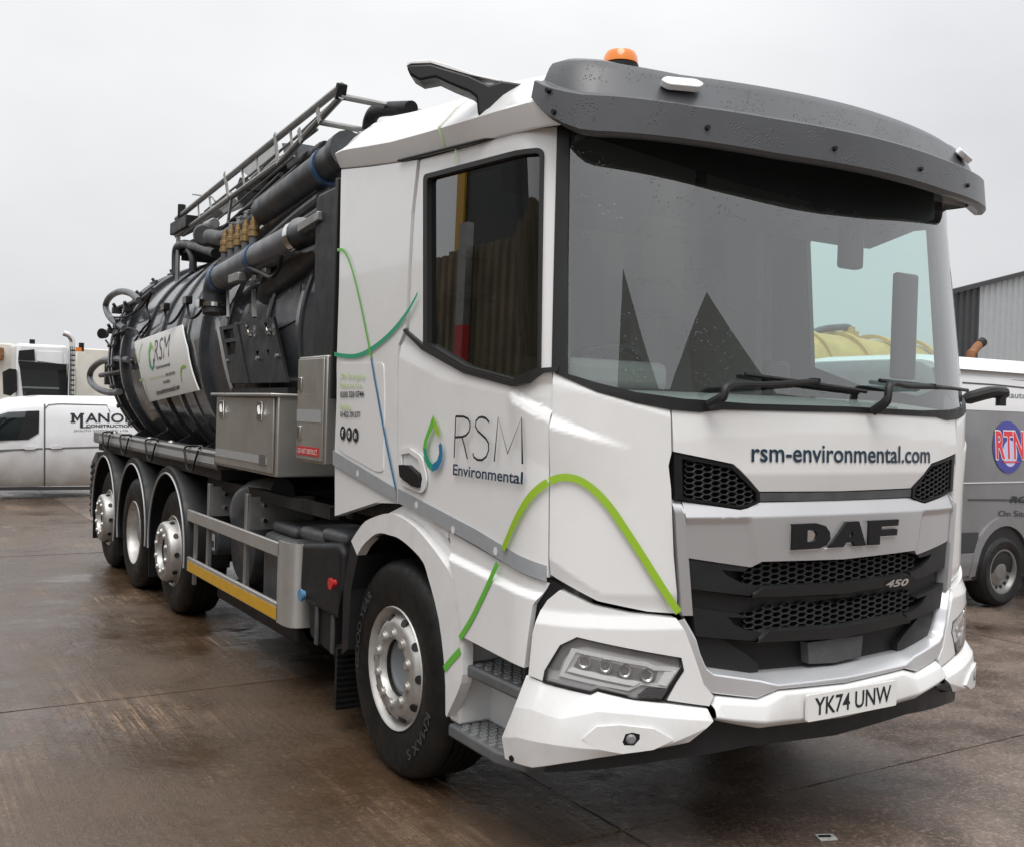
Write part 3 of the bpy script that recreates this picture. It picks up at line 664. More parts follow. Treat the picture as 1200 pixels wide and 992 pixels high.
# bumper middle: ledge, face, tucked lower lip
bA = [CZ(796.5)]+[S2(p) for p in ((903, 805.5), (880, 816), (834, 812.5), (829, 823))]
bB = [CZ(800.5)]+[S2(p) for p in ((910, 808), (886, 821), (836, 819), (829, 826))]
bC = [CZ(829)]+[S2(p) for p in ((900, 838.5), (881, 840), (850, 838), (828, 835))]
bD = [CZ(835.5)]+[S2(p) for p in ((900, 847), (881, 849.5), (850, 844), (827, 839))]
bm_ = own(facets('bumper', [(bA, 0), (bA, [.044, .044, .030, .026, .03]), (bB, [.060, .060, .058, .056, .056]), (bC, [.072, .070, .074, .072, .070]), (bD, [.040, .040, .040, .040, .04]), (bD, -.04)], 'white_low', None, sym=True, ang=60)); bevel(bm_, .008, 3, 12)
# lower air dam
pn('air_dam', half([(947, 842), (881, 850), (828, 842), (800, 868), (740, 879), (690, 886.5), (640, 895), (637, 903.5), (700, 900.5), (777, 890.5), (880, 873)], zf(836), zf(859)), 'plastic', px=False, sym=True, th=.25, off=.0, step=(.05, .05))
# number plate
pl = pn('number_plate', [(-.262, zf(826.5)-.002), (.262, zf(826.5)-.002), (.262, zf(797)-.002), (-.262, zf(797)-.002)], 'plate', px=False, th=.012, off=.090, r=.008, step=(.08, 0))
pz0, pz1 = zf(826.5)-.002, zf(797)-.002
addsub(pl, lettering('registration', 'YK74 UNW', 'ink', None, SK, (-.225, pz0+.020), (.225, pz0+.020), (-.225, pz1-.014), off=.0915, px=False, bold=.012))
# ---- windscreen: one bent pane between the pillars
WS = T([(664.5, 143), (662.5, 300), (662, 440), (700, 452), (745, 463), (800, 471), (880, 476.5), (950, 478)])
sB = WS[2][0]; sT = WS[0][0]; zb = zf(479)
ws = pn('windscreen', [(0, 2.96), (sT*.6, 2.95), (sT, 2.93)]+WS[1:]+[(0, zb)], 'windscreen', px=False, sym=True, th=.0, off=-.008, bev=0, step=(.04, .06))
pn('cowl', half([(950, 475), (880, 473), (800, 467), (745, 459.5), (700, 448.5), (663, 437.5), (655, 436), (650, 437), (700, 459.5), (745, 472), (786, 480), (820, 483), (847, 480), (893, 481)], zf(476), zf(483)), 'plastic', px=False, sym=True, th=.05, off=.004, step=(.05, .05))
# mouldings where wiper arms come out
# ---- wipers
def wiper(piv, el, tip, blade0, blade1, lift):
    b = MB(); z = lambda p, o: SK.ev(*SK.hit(*p), o)
    b.tube(smoothpath([z(piv, .02), z(((piv[0]*.6+el[0]*.4), piv[1]*.6+el[1]*.4), .075), z(el, .075), z(((el[0]+tip[0])/2, (el[1]+tip[1])/2+1), .045), z(tip, .035)], 5), [.020]*6+[.017]*5+[.012]*10, 8)
    wp = mb(b, 'windscreen_wiper', 'plastic')
    b = MB(); b.tube(smoothpath([z(blade0, .016), z(((blade0[0]+blade1[0])/2, (blade0[1]+blade1[1])/2), .024), z(blade1, .016)], 6), .009, 6); sub_mb(wp, b, 'blade', 'black')
    b = MB(); b.box((-.02, -.012, -.01), (.02, .012, .012)); o = b.build('clip', 'black', wp); o.location = z(tip, .03)
wiper((828, 474), (843, 452), (948, 447), (870, 439), (1011, 459), 0)
wiper((1018, 482), (1026, 450), (1083, 453), (1027, 446), (1131, 457.5), 0)
# far wing mirror camera / arm sticking out to the right low on the windscreen
b = MB(); e0 = ony(1124, 482, .25); 
b.tube(smoothpath([(1.20, .40, 1.86), (1.30, .33, 1.90), (1.40, .30, 1.925), (1.50, .29, 1.925)], 5), [.020]*4+[.032]*6+[.03]*6, 10); b.cyl((1.47, .29, 1.93), (1.47, .29, 1.86), .025, n=10)
mb(b, 'kerb_camera_arm', 'plastic')
# ---- roof shell
def zg(y): return lin(y, [(.2, 2.815), (.31, 2.825), (.95, 2.873), (1.63, 2.927), (2.1, 2.988), (2.5, 3.05)])
PROF = [(-.01, 0, 0), (0.0, .004, .0), (.004, .012, 0), (.032, .090, 0), (.028, .100, 0), (.0, .135, 0), (-.04, .19, 0), (-.10, .245, 0), (-.20, .30, 0), (-.45, .345, 0), (-.85, .37, 0)]
b = MB(); rows = []
ys = [.34, .40, .5, .7, 1.0, 1.35, 1.7, 2.0, 2.2, 2.31, 2.37, 2.40]
for y in ys:
    k = 1.0 if y < 2.2 else math.sqrt(max(0, 1-((y-2.2)/.24)**2))
    kf = ramp((y-.05)/.75)**.5
    left = []
    Wd = SK.W(zg(y))+.004; inn = .0
    if y < .6: inn = .05*((.6-y)/.3)**2
    for dx, dz, _ in PROF: left.append((-(Wd-inn+dx), y, zg(y)+dz*(kf if dz > .1 else 1)*(k if dz > .1 else (1 if dz < .05 else .5+.5*k))+.0))
    rows.append(left+[(-p[0], p[1], p[2]) for p in reversed(left)])
n = len(rows[0])
for r_ in rows: b.V += [Vector(v) for v in r_]
for i in range(len(rows)-1):
    for k in range(n-1): b.F.append((i*n+k, i*n+k+1, (i+1)*n+k+1, (i+1)*n+k))
b.F.append(tuple(range(n))); b.F.append(tuple(range((len(rows)-1)*n+n-1, (len(rows)-1)*n-1, -1)))
roof = mb(b, 'roof', 'white', ang=35)
b = MB(); b.tube([SK.ev(*SK.hit(p[0], p[1]+.5), .014) for p in gut[2:]], .007, 6)
mb(b, 'gutter_seal', 'seal')
b = MB(); b.box((-1.15, 2.36, 1.15), (1.15, 2.44, 2.92)); mb(b, 'cab_rear_wall', 'plastic', bev=.02)
# ---- sun visor: bent slab following the nose
VS = Skin(c=.5, p=1.82, W=1.255); VS.W = lambda z: 1.255; VS.F = lambda z: 0
VY = -.088; SE = VS.sc+.06
def vis_pt(s, o, k):                                  # k: 0 lower edge .. 1 crest
    x, y, nx, ny = VS.base(s); a = abs(s); lo = 2.738+.03*ramp((a-.5)/.7)+.17*ramp((a-1.22)/(SE-1.22))**1.6; hi = 3.068+.035*ramp((a-.85)/.35)
    return Vector((x+nx*o, y+VY+ny*o, lo+(hi-lo)*k))
VSEC = [(-.03, .05), (-.02, 0.0), (.004, .0), (.016, .04), (.004, .43), (-.004, .455), (-.030, .470), (-.040, .50), (-.085, .80), (-.125, .92), (-.19, .985), (-.28, 1.0), (-.34, 1.0), (-.34, .9), (-.20, .8), (-.10, .5), (-.06, .2)]
b = MB(); sv = [SE*k/26 for k in range(-26, 27)]
rows = [[vis_pt(s, (o if o > -.05 else -.05+(o+.05)*(1-.75*ramp((abs(s)-1.1)/.45))), k) for o, k in VSEC] for s in sv]
n = len(rows[0])
for r_ in rows: b.V += r_
for i in range(len(rows)-1):
    for k in range(n): b.F.append((i*n+k, i*n+(k+1) % n, (i+1)*n+(k+1) % n, (i+1)*n+k))
b.F.append(tuple(range(n))); b.F.append(tuple(range((len(rows)-1)*n+n-1, (len(rows)-1)*n-1, -1)))
vz = mb(b, 'sun_visor', 'visor', ang=24)
for s_, k_ in ((-SE+.10, .38), (-SE+.13, .12), (-.24, .2), (.28, .2), (.72, .2), (-.80, .2)):
    p_ = vis_pt(s_, .006, k_); nn = vis_pt(s_, 1, k_)-vis_pt(s_, 0, k_); b = MB(); b.cyl(p_-nn*.01, p_+nn*.016, .012, .009, 12); sub_mb(vz, b, 'bolt', 'black')
for s_ in (-.88, .88):
    p_ = vis_pt(s_, -.055, .72); x, y, nx, ny = VS.base(s_); t_ = Vector((-ny, nx, 0)); n_ = Vector((nx, ny, .85)).normalized(); up_ = n_.cross(t_).normalized()
    pts = rnd([(-.085, 0), (-.06, .026), (.06, .026), (.085, 0), (.06, -.026), (-.06, -.026)], .012, 3); b = MB(); b.prism([p_-n_*.01+t_*q[0]+up_*q[1] for q in pts], n_*.026); lm = sub_mb(vz, b, 'marker_lamp', 'lampwhite', bev=.003)
# dark header behind the glass top and roller blind
b = MB(); hp = []
for k in range(-20, 21):
    s = 1.27*k/20; lo = 2.70+.04*abs(k/20)-.0*(1-abs(k/20)); lo = 2.64+.20*(abs(k/20))**2.2+(.03 if k < 0 else -.02); hp.append((s, lo))
V_ = []; F_ = []
for s, lo in hp: V_ += [SK.ev(s, lo, -.06), SK.ev(s, 2.97, -.035)]
for i in range(len(hp)-1): F_.append((2*i, 2*i+2, 2*i+3, 2*i+1))
own(mesh('header_trim', V_, F_, 'dkplastic'))
# roof beacon
BCN = ony(727, 76, .62)
b = MB(); b.lathe([(.001, .058), (.035, .056), (.060, .048), (.070, .030), (.073, .0)], BCN, (0, 0, 1), 24)
bn = mb(b, 'beacon', 'orange'); b = MB(); b.lathe([(.076, .004), (.076, -.09), (.001, -.09)], BCN-Vector((0, 0, .01)), (0, 0, 1), 24); sub_mb(bn, b, 'beacon_base', 'black')
# ---- camera mirror arm
prof_c = []
cen = [((-1.14, .93, 3.005), .085, .045), ((-1.25, .935, 3.045), .085, .055), ((-1.36, .965, 3.09), .075, .045), ((-1.50, 1.0, 3.12), .065, .034), ((-1.64, 1.035, 3.15), .06, .028), ((-1.78, 1.07, 3.175), .055, .028), ((-1.87, 1.09, 3.175), .05, .034), ((-1.93, 1.10, 3.165), .03, .02)]
def arm(mat, name, zoff=0, lo=-1, hi=1, grow=0):
    b = MB(); n = 12; V_ = []
    for p_, ry, rz in cen:
        for k in range(n):
            t = 2*PI*k/n; zz = math.sin(t); zz = max(lo, min(hi, zz)); V_.append((p_[0], p_[1]+(ry+grow)*math.cos(t), p_[2]+zoff+(rz+grow)*zz))
    F_ = [(i*n+k, i*n+(k+1) % n, (i+1)*n+(k+1) % n, (i+1)*n+k) for i in range(len(cen)-1) for k in range(n)]+[tuple(range(n)), tuple(range(len(cen)*n-1, len(cen)*n-n-1, -1))]
    b.add(V_, F_); return b
# the arm's true place follows the traced outline on the vertical plane through its root
AO = Plane((-1.22, .86, 3.0), (-.78, .62, .0), (0, 0, 1)); AN = Vector((.62, .78, 0))
arm_low = [(560, 118), (562, 139), (577, 137), (612, 129), (621, 120), (625, 108), (618, 103), (590, 99), (575, 104), (552, 93), (525, 85), (507, 79.5), (484, 80.5), (479, 83), (483, 92), (494, 98.5), (513, 95), (530, 103), (552, 112)]
b = MB(); pl_ = [AO.ev(*AO.hit(*p)) for p in arm_low]; 
b = MB(); b.prism([p-AN*.05 for p in pl_], AN*.13); ca = mb(b, 'camera_mirror_arm', 'plastic', bev=.009, seg=2)
cap_ = [(588, 100), (552, 92), (525, 84), (507, 78.2), (484, 79), (479, 82), (480, 77.5), (484, 76), (507, 74.5), (527, 80), (560, 92), (590, 98)]
b = MB(); b.prism([AO.ev(*AO.hit(*p))-AN*.045 for p in cap_], AN*.12); sub_mb(ca, b, 'arm_cap', 'white', bev=.002)
b = MB(); b.prism([Vector((1.14-.0, .89, 3.0)), Vector((1.4, .90, 3.10)), Vector((1.6, .98, 3.15)), Vector((1.66, 1.0, 3.11)), Vector((1.55, .98, 3.08)), Vector((1.36, .90, 3.02)), Vector((1.2, .89, 2.95))], (0, .12, 0)); mb(b, 'camera_mirror_arm', 'plastic', bev=.02, seg=3)
# ---- interior
b = MB(); b.box((-1.15, .45, 1.28), (1.15, 2.36, 1.34)); mb(b, 'cab_floor', 'trimdark')
b = MB()
for k in range(-10, 11):
    pass
V_ = []; F_ = []; ss = [1.25*k/12 for k in range(-12, 13)]
for s in ss:
    V_ += [SK.ev(s, 1.30, -.05), SK.ev(s, 1.80, -.06), SK.ev(s, 1.83, -.12), SK.ev(s*.92, 1.86, -.34), SK.ev(s*.9, 1.82, -.50), SK.ev(s*.88, 1.50, -.56)]
for i in range(len(ss)-1):
    for k in range(5): F_.append((6*i+k, 6*i+6+k, 6*i+7+k, 6*i+1+k))
dsh = own(mesh('dashboard', V_, F_, 'dash', ang=50))
b = MB(); b.box((-.95, .62, 1.86), (-.42, .84, 1.99)); o = sub_mb(dsh, b, 'instrument_hood', 'dash', bev=.04, seg=3)
b = MB(); b.box((.16, .60, 1.84), (.30, .66, 2.03)); sub_mb(dsh, b, 'phone_holder', 'dkplastic', bev=.02)
c_ = Vector((-.62, .92, 1.93)); ax_ = Vector((0, .55, .83)).normalized(); u_, v_, _ = frame3(ax_)
b = MB(); b.tube([c_+(u_*math.cos(2*PI*k/28)+v_*math.sin(2*PI*k/28))*.225 for k in range(28)], .017, 8, closed=True)
sw = mb(b, 'steering_wheel', 'dkplastic'); b = MB(); b.cyl(c_-ax_*.06, c_+ax_*.01, .075, .06, 16)
for t in (0, PI, 1.5*PI): b.bar(c_, c_+(u_*math.cos(t)+v_*math.sin(t))*.22, .03, .02)
sub_mb(sw, b, 'steering_boss', 'dkplastic')
for x in (-.62, .62):
    b = MB(); b.box((x-.25, 1.32, 1.60), (x+.25, 1.86, 1.74)); st = mb(b, 'seat', 'seat', bev=.05, seg=3)
    b = MB(); b.prism([(x-.24, 1.80, 1.70), (x-.24, 1.96, 2.36), (x-.24, 2.08, 2.36), (x-.24, 1.96, 1.66)], (.48, 0, 0)); sub_mb(st, b, 'backrest', 'seat', bev=.05, seg=3)
    b = MB(); b.box((x-.14, 1.97, 2.38), (x+.14, 2.07, 2.58)); sub_mb(st, b, 'headrest', 'seat', bev=.04, seg=3)
    b = MB(); b.box((x-.2, 1.45, 1.34), (x+.2, 1.85, 1.60)); sub_mb(st, b, 'seat_base', 'trimdark')
b = MB(); b.box((-1.12, 2.30, 1.30), (1.12, 2.355, 3.02)); rt = mb(b, 'rear_trim', 'trim', bev=.02)
b = MB(); b.box((-1.12, .62, 2.88), (1.12, 2.3, 2.92)); mb(b, 'headliner', 'trim', bev=.02)
for x in (-.75, .0, .72):
    b = MB(); b.prism([(x-.34, .50, 2.86), (x-.34, .50, 2.72), (x-.34, .78, 2.66), (x-.34, .98, 2.70), (x-.34, .98, 2.88)], (.68, 0, 0)); mb(b, 'overhead_locker', 'trimdark', bev=.015)
b = MB(); b.box((.28, .28, 2.44), (.40, .34, 2.72)); mb(b, 'camera_housing', 'plastic', bev=.015)
# A-pillar screens
for x in (-1.0, 1.0):
    b = MB(); b.box((x+.02*(1 if x > 0 else -1), .58, 1.98), (x+.19*(1 if x > 0 else -1), .62, 2.52)); mb(b, 'mirror_screen', 'dkplastic', bev=.015)
# far B pillar / curtain
for x in (-1.14, 1.10):
    b = MB(); b.box((x, 1.62, 1.3), (x+.05, 2.3, 2.9)); mb(b, 'pillar_trim', 'trim', bev=.01)
for (x, z) in ((.93, 2.02), (1.03, 2.02)):
    b = MB(); p_ = SK.ev(x+.10, z-.06, -.012); n_ = SK.ev(x+.10, z-.06, 1)-SK.ev(x+.10, z-.06, 0); b.cyl(p_, p_+n_*.001, .040, n=20); mb(b, 'windscreen_sticker', 'decalsilver')
# ---- cab underside, engine mass, chassis under cab
b = MB(); b.box((-.85, .35, .55), (.85, 2.3, 1.30)); mb(b, 'engine', 'frame', bev=.03)
b = MB(); b.box((-.80, .60, .44), (.80, 1.40, .50)); mb(b, 'light_block_tray', 'black')  # added tray, there to block light and darken the ground under the nose
b = MB(); b.box((-1.16, .50, 1.20), (1.16, 2.40, 1.29)); mb(b, 'cab_underframe', 'frame')
# ---- wheel arch
arch_o = [(414, 633), (421, 622), (431, 610), (447, 603), (458, 601), (470, 604), (489, 617), (505, 635), (520, 655), (533, 677), (541, 712), (545, 745), (545, 772), (543, 800), (526, 839), (525, 836), (524, 785), (517, 725), (504, 674), (498, 657), (485, 642), (470, 630), (460, 626.5), (450, 624), (441, 626), (428, 638), (421, 650)]
def spx(pts, n=3): return [(p.x, p.y) for p in smoothpath([(a_, b_, 0) for a_, b_ in pts], n)]
arch_o = spx(arch_o[:15])+spx(arch_o[15:])
pn('wheel_arch', arch_o, 'white_low', th=.05, off=.012, step=(.06, .06), disp=lambda a, b: -.02*ramp((-a-1.95)/.3)*0)
pn('wheel_arch', arch_o, 'white_low', th=.05, off=.012, step=(.06, .06), mirror=True)
b = MB(); yc, zc_ = 1.647, .53
b.V = []; n = 20; V_ = []; F_ = []
for k in range(n+1):
    t = PI*1.02*k/n-.05
    for x in (-1.24, -.80): V_.append((x, yc+.64*math.cos(t), zc_+.62*math.sin(t)))
for k in range(n): F_.append((2*k, 2*k+1, 2*k+3, 2*k+2))
own(mesh('wheel_arch_liner', V_, F_, 'black'))
own(mesh('wheel_arch_liner', [(-v[0], v[1], v[2]) for v in V_], F_, 'black'))
for x in (-.82, .78):
    b = MB(); b.box((x, 1.0, .35), (x+.04, 2.3, 1.25)); mb(b, 'chassis_side_plate', 'black')
pn('rear_fender', [(413, 635), (421, 651), (413, 690), (409, 760), (402, 766), (404, 690)], 'plastic', off=.008, th=.3)
# fender shoulder between arch and cab (white moulded top)
own(panel('fender_top', [(447, 602), (470, 590), (490, 598), (510, 618), (527, 648), (533, 676), (520, 655), (505, 635), (489, 617), (470, 604)], 'white_low', None, off=-.03, th=.2, step=(.06, .06)))
# ---- boarding steps
def step(outline, ztop, name, x0, liptop):
    pass
def tread(pxs, z, th_, name, nh):
    pts = [onz(*p, z) for p in pxs]; b = MB(); b.prism([p-Vector((0, 0, th_)) for p in pts], (0, 0, th_)); st = mb(b, name, 'stepgrey', bev=.012, seg=3)
    return st, pts
def tread(pts, z, th_):
    b = MB(); pts = [Vector((x, y, z)) for x, y in pts]; b.prism([p-Vector((0, 0, th_)) for p in pts], (0, 0, th_)); return mb(b, 'boarding_step', 'stepgrey', bev=.012, seg=3), pts
s1, p1 = tread([(-1.238, .93), (-1.238, .50), (-1.19, .40), (-.98, .40), (-.98, .96)], .705, .05)
s2, p2 = tread([(-1.238, 1.04), (-1.242, .63), (-1.19, .50), (-.96, .50), (-.96, 1.07)], .42, .055)
for sg in ((.98, 1.238, .40, .95, .705), (.96, 1.238, .50, 1.06, .42)):
    b = MB(); b.box((sg[0], sg[2], sg[4]-.05), (sg[1], sg[3], sg[4])); mb(b, 'boarding_step', 'stepgrey', bev=.012, seg=3)
for st, pts, z in ((s1, p1, .705), (s2, p2, .42)):
    cx = sum(p.x for p in pts)/len(pts); cy = sum(p.y for p in pts)/len(pts); po = [(p.x, p.y) for p in pts]; po = [(cx+(x-cx)*.82, cy+(y-cy)*.82) for x, y in po]
    b = MB(); i = 0; y = cy-.3
    while y < cy+.3:
        x = cx-.3+(.02 if i % 2 else 0)
        while x < cx+.3:
            if pip(x, y, po): b.lathe([(.019, -.004), (.017, .005), (.0135, .006), (.0125, .001), (.0005, .001)], (x, y, z), (0, 0, 1), 8)
            x += .046
        y += .037; i += 1
    o = sub_mb(st, b, 'tread_studs', 'studgrey'); o['kind'] = 'stuff'
for mir in (1, -1):
    b = MB(); b.box((mir*-1.06, .42, .40), (mir*-.97, 1.06, .68)); mb(b, 'step_riser', 'white_low', bev=.015)
    b = MB(); b.box((mir*-1.06, .38, .70), (mir*-.97, 1.02, 1.12)); mb(b, 'step_riser', 'white_low', bev=.015)
for sg in (-1, 1):
    b = MB(); b.box((sg*1.215, .985, .42), (sg*.97, 1.075, 1.10)); mb(b, 'step_side_panel', 'white_low', bev=.015)
pn('step_moulding', [(545, 790), (600, 808), (621, 814), (621, 825), (604, 822), (546, 795)], 'white_low', off=-.03, th=.1)
# ---- livery on the cab
own(ribbon('green_line', [(397, 293), (404, 294), (411, 306), (418, 330), (425, 360), (431, 390), (437, 420)], .016, 'greenink', None, off=.009))
own(ribbon('green_line', [(437, 420), (444, 460), (455, 520), (466, 573)], .016, 'blueink', None, off=.010))
own(ribbon('green_line', [(393.5, 415), (404, 417), (420, 417), (437, 409), (455, 395), (470, 379)], .022, 'tealink', None, off=.0085, smooth=5))
own(ribbon('green_line', [(470, 379), (480, 365), (488.5, 350), (491.5, 343)], (.022, .010), 'tealink', None, off=.0095, smooth=5))
own(ribbon('green_line', [(536, 172.5), (536, 182), (535.5, 192.5)], .014, 'paleink', None, off=.009))
b = MB(); 
own(ribbon('green_line', [(543.5, 747), (557, 725), (567, 705), (576, 686), (588, 659)], .026, 'greenink', None, off=.020, smooth=5))
own(ribbon('green_line', [(524, 783), (533, 772), (543, 761)], .030, 'greenink', None, off=.0155, smooth=4))
own(ribbon('green_line', [(594, 643), (602, 624), (612, 602), (624, 582), (636, 570), (644.5, 564)], .028, 'limeink', None, off=.0185, smooth=6))
own(ribbon('green_line', [(646, 563), (655, 559.5), (666, 558.5), (680, 562), (697, 574), (715, 594), (733, 621), (752, 651), (773, 685), (793, 716)], .027, 'limeink', None, off=.0175, smooth=6))
rx = [(1121, 668), (1118, 682), (1115.5, 692)]
# roof part of the pale line
b = MB(); V_ = []; F_ = []
for (dx, dz, _), yy in zip(PROF[:9], (1.19, 1.19, 1.19, 1.20, 1.2, 1.19, 1.175, 1.155, 1.12)):
    y = yy; Wd = SK.W(zg(y))+.004
    for s in (-.008, .008): V_.append((-(Wd+dx)-.003, y+s, zg(y)+dz+.004))
for i in range(8): F_.append((2*i, 2*i+1, 2*i+3, 2*i+2))
own(mesh('green_line', V_, F_, 'paleink', ang=60))
own(lettering('company_name', 'Environmental', 'navy', None, SK, (535.5, 556), (617, 567), (536, 543), off=.020, bold=.018, ref='Enviromtal'))
# thin RSM letters as fine strokes in the frame of their traced box
A1, B1, C1 = [Vector(SK.hit(*p)) for p in ((537, 536), (617, 543), (539, 488))]
def inbox(pts): return [tuple(A1+(B1-A1)*p[0]+(C1-A1)*p[1]) for p in pts]
lw = .0095
for k, st in enumerate(([(0, 0), (0, 1)], [(0, 1), (.13, 1), (.20, .95), (.235, .86), (.24, .76), (.225, .65), (.18, .56), (.12, .52), (0, .50)], [(.12, .51), (.16, .32), (.22, 0)],
           [(.53, .88), (.48, .97), (.42, 1), (.37, .98), (.33, .90), (.325, .78), (.36, .68), (.42, .60), (.49, .51), (.535, .40), (.54, .25), (.51, .10), (.45, .01), (.38, 0), (.32, .06), (.30, .15)],
           [(.63, 0), (.66, 1), (.815, .20), (.97, 1), (1.0, 0)])):
    own(ribbon('company_initials', inbox(st), lw, 'ink', None, px=False, off=.020+.0004*k, smooth=0))
# water drop logo, one piece per ink
for k, (L2, mt) in enumerate((([(512.5, 486), (507, 501), (502, 515), (500.4, 525), (504.6, 525), (506, 515), (510, 506), (513, 500)], 'greenink'), ([(500.4, 525), (502, 538), (506, 547), (511.5, 552), (511.5, 543.5), (508, 539), (505, 532), (504.6, 525)], 'tealink'),
        ([(511.5, 552), (518, 549), (522, 541), (523.5, 532), (523, 521), (521, 518.5), (519, 521), (519.5, 531), (517, 539), (511.5, 543.5)], 'blueink'), ([(512.5, 486), (516, 495), (519.5, 506), (519, 513), (515.5, 507), (513, 500)], 'limeink'))):
    own(decal('drop_logo', [L2], mt, None, SK, off=.0205))
# contact text
for tx, mt, bl, br, tl, bo in (('24hr Emergency', 'paleink', (400.5, 446), (430, 447), (400.5, 437), .01), ('Response Line', 'paleink', (400.5, 456), (426, 456.5), (400.5, 448), .01), ('0330 320 0744', 'ink', (400.5, 466), (428, 465.5), (400.5, 459), .02),
                               ('Halifax', 'paleink', (400.5, 479.5), (413.5, 480), (400.5, 473), .01), ('01422 291277', 'ink', (400.5, 488.5), (424, 489), (400.5, 482), .02)):
    own(lettering('contact_lettering', tx, mt, None, SK, bl, br, tl, off=.0095, bold=bo))
for (u_, v_), tx in (((403.5, 507), 'f'), ((411, 508.5), 'o'), ((418.5, 509.5), 'in')):
    c = Vector(SK.hit(u_, v_)); r_ = .036; own(decal('social_icon', [[(c.x+r_*math.cos(2*PI*k/20), c.y+r_*math.sin(2*PI*k/20)) for k in range(20)]], 'ink', None, SK, px=False, off=.0095))
    own(lettering('social_letter', tx, 'plate', None, SK, (c.x-.014, c.y-.018), (c.x+.014, c.y-.018), (c.x-.014, c.y+.020), px=False, off=.0105, bold=.02))
# ---- door handle in its dished surround
dh = pn('door_handle_surround', [(470, 527, .02), (482, 524, .02), (497, 534, .03), (503, 560, .02), (501, 573, .02), (496, 577.5, .02), (474, 568, .02), (469, 553, .02)], 'white', th=.008, off=.014, bev=0, holes=[[(473, 532), (482, 530), (493, 538), (498, 560), (496, 571), (474, 562)]])
sub_panel(dh, 'recess', [(473, 531), (482, 529), (494, 538), (499, 560), (497, 572), (473, 563)], 'greyplastic', th=0, off=-.0, bev=0)
sub_panel(dh, 'grip', [(472.5, 544, .01), (483, 544.5), (496, 556, .02), (497, 571, .015), (488, 569), (474, 558, .01)], 'black', th=.03, off=.026, bev=0)
# tape hardware: small round reflectors on the stripe
for (u_, v_) in ((421, 554), (490, 591), (533, 620), (583, 645)):
    p_ = Vector(SK.hit(u_, v_)); own(decal('tape_mark', [[(p_.x+.017*math.cos(2*PI*k/10), p_.y+.017*math.sin(2*PI*k/10)) for k in range(10)]], 'lampwhite', None, SK, px=False, off=.0095))
# ================================================================== wheels
def wheel(y, side, kind, tyre_r=.518, x_out=1.20, width=.31, steer=0):
    """kind: 'front' shallow disc, 'bulge' disc standing proud, 'deep' disc sunk for twin tyres"""
    sx = side; o = Vector((sx*x_out, y, tyre_r-.004)); ax = (sx, 0, 0)
    R, w_ = tyre_r, width
    tp = [(.292, -.012), (.300, .004), (.330, .012), (.40, .018), (.455, .012), (.490, -.004), (.506, -.022), (R-.003, -.040), (R, -.058)]
    for k in range(4):
        x0 = -.075-k*(w_-.15)/4; tp += [(R, x0), (R-.014, x0-.003), (R-.014, x0-.013), (R, x0-.016)]
    tp += [(R, -w_+.058), (R-.003, -w_+.040), (.506, -w_+.022), (.455, -w_-.012), (.30, -w_)]
    b = MB(); b.lathe(tp, o, ax, 72); 
    if kind == 'front': rp_ = [(.270, -.20), (.272, -.05), (.288, -.012), (.296, .004), (.292, .010), (.284, .004), (.270, -.022), (.262, -.040), (.258, -.038), (.248, -.020), (.232, .0), (.222, .008), (.212, .012), (.150, .014), (.146, .008), (.140, -.02)]
    elif kind == 'bulge': rp_ = [(.270, -.20), (.272, -.05), (.288, -.012), (.296, .004), (.292, .010), (.284, .004), (.270, -.03), (.262, -.05), (.258, -.04), (.254, .02), (.246, .075), (.236, .092), (.222, .100), (.150, .102), (.146, .095), (.140, .06)]
    else: rp_ = [(.296, -.012), (.298, .004), (.292, .010), (.284, .002), (.272, -.03), (.262, -.10), (.258, -.17), (.24, -.185), (.15, -.19), (.12, -.19)]
    rim = MB(); rim.lathe(rp_, o, ax, 64); wh = mb(rim, 'wheel', 'alloy')
    tyre = sub_mb(wh, b, 'tyre', 'rubber', ang=28)
    df = {'front': .014, 'bulge': .102, 'deep': -.19}[kind]
    hub = MB()
    if kind == 'deep': hub.lathe([(.001, -.04), (.08, -.045), (.11, -.06), (.125, -.10), (.13, -.19)], o, ax, 32)
    else: hub.lathe([(.001, df-.06), (.085, df-.06), (.105, df-.055), (.112, df-.05), (.128, df-.05), (.14, df-.055)], o, ax, 32)
    h_ = sub_mb(wh, hub, 'hub', 'hubgrey')
    for k in range(10):
        t = 2*PI*(k+.5)/10; c = o+Vector((0, math.cos(t)*.1675, math.sin(t)*.1675)); d = Vector(ax)
        nb = MB(); nb.cyl(c+d*(df-.004), c+d*(df+.004), .027, .026, 14); nb.cyl(c+d*(df+.004), c+d*(df+.014), .020, .018, 12)
        sub_mb(wh, nb, 'wheel_nut', 'alloy')
    if kind != 'deep':
        hr, hd = (.240, -.008) if kind == 'front' else (.254, .035)
        for k in range(10):
            t = 2*PI*k/10; c = o+Vector((0, math.cos(t)*hr, math.sin(t)*hr))+Vector(ax)*hd
            n_ = Vector((sx*(.75 if kind == 'front' else .15), math.cos(t)*.6, math.sin(t)*.6)).normalized(); nb = MB(); nb.cyl(c-n_*.012, c+n_*.006, .021, n=12); sub_mb(wh, nb, 'hand_hole', 'dkplastic')
    return wh, o
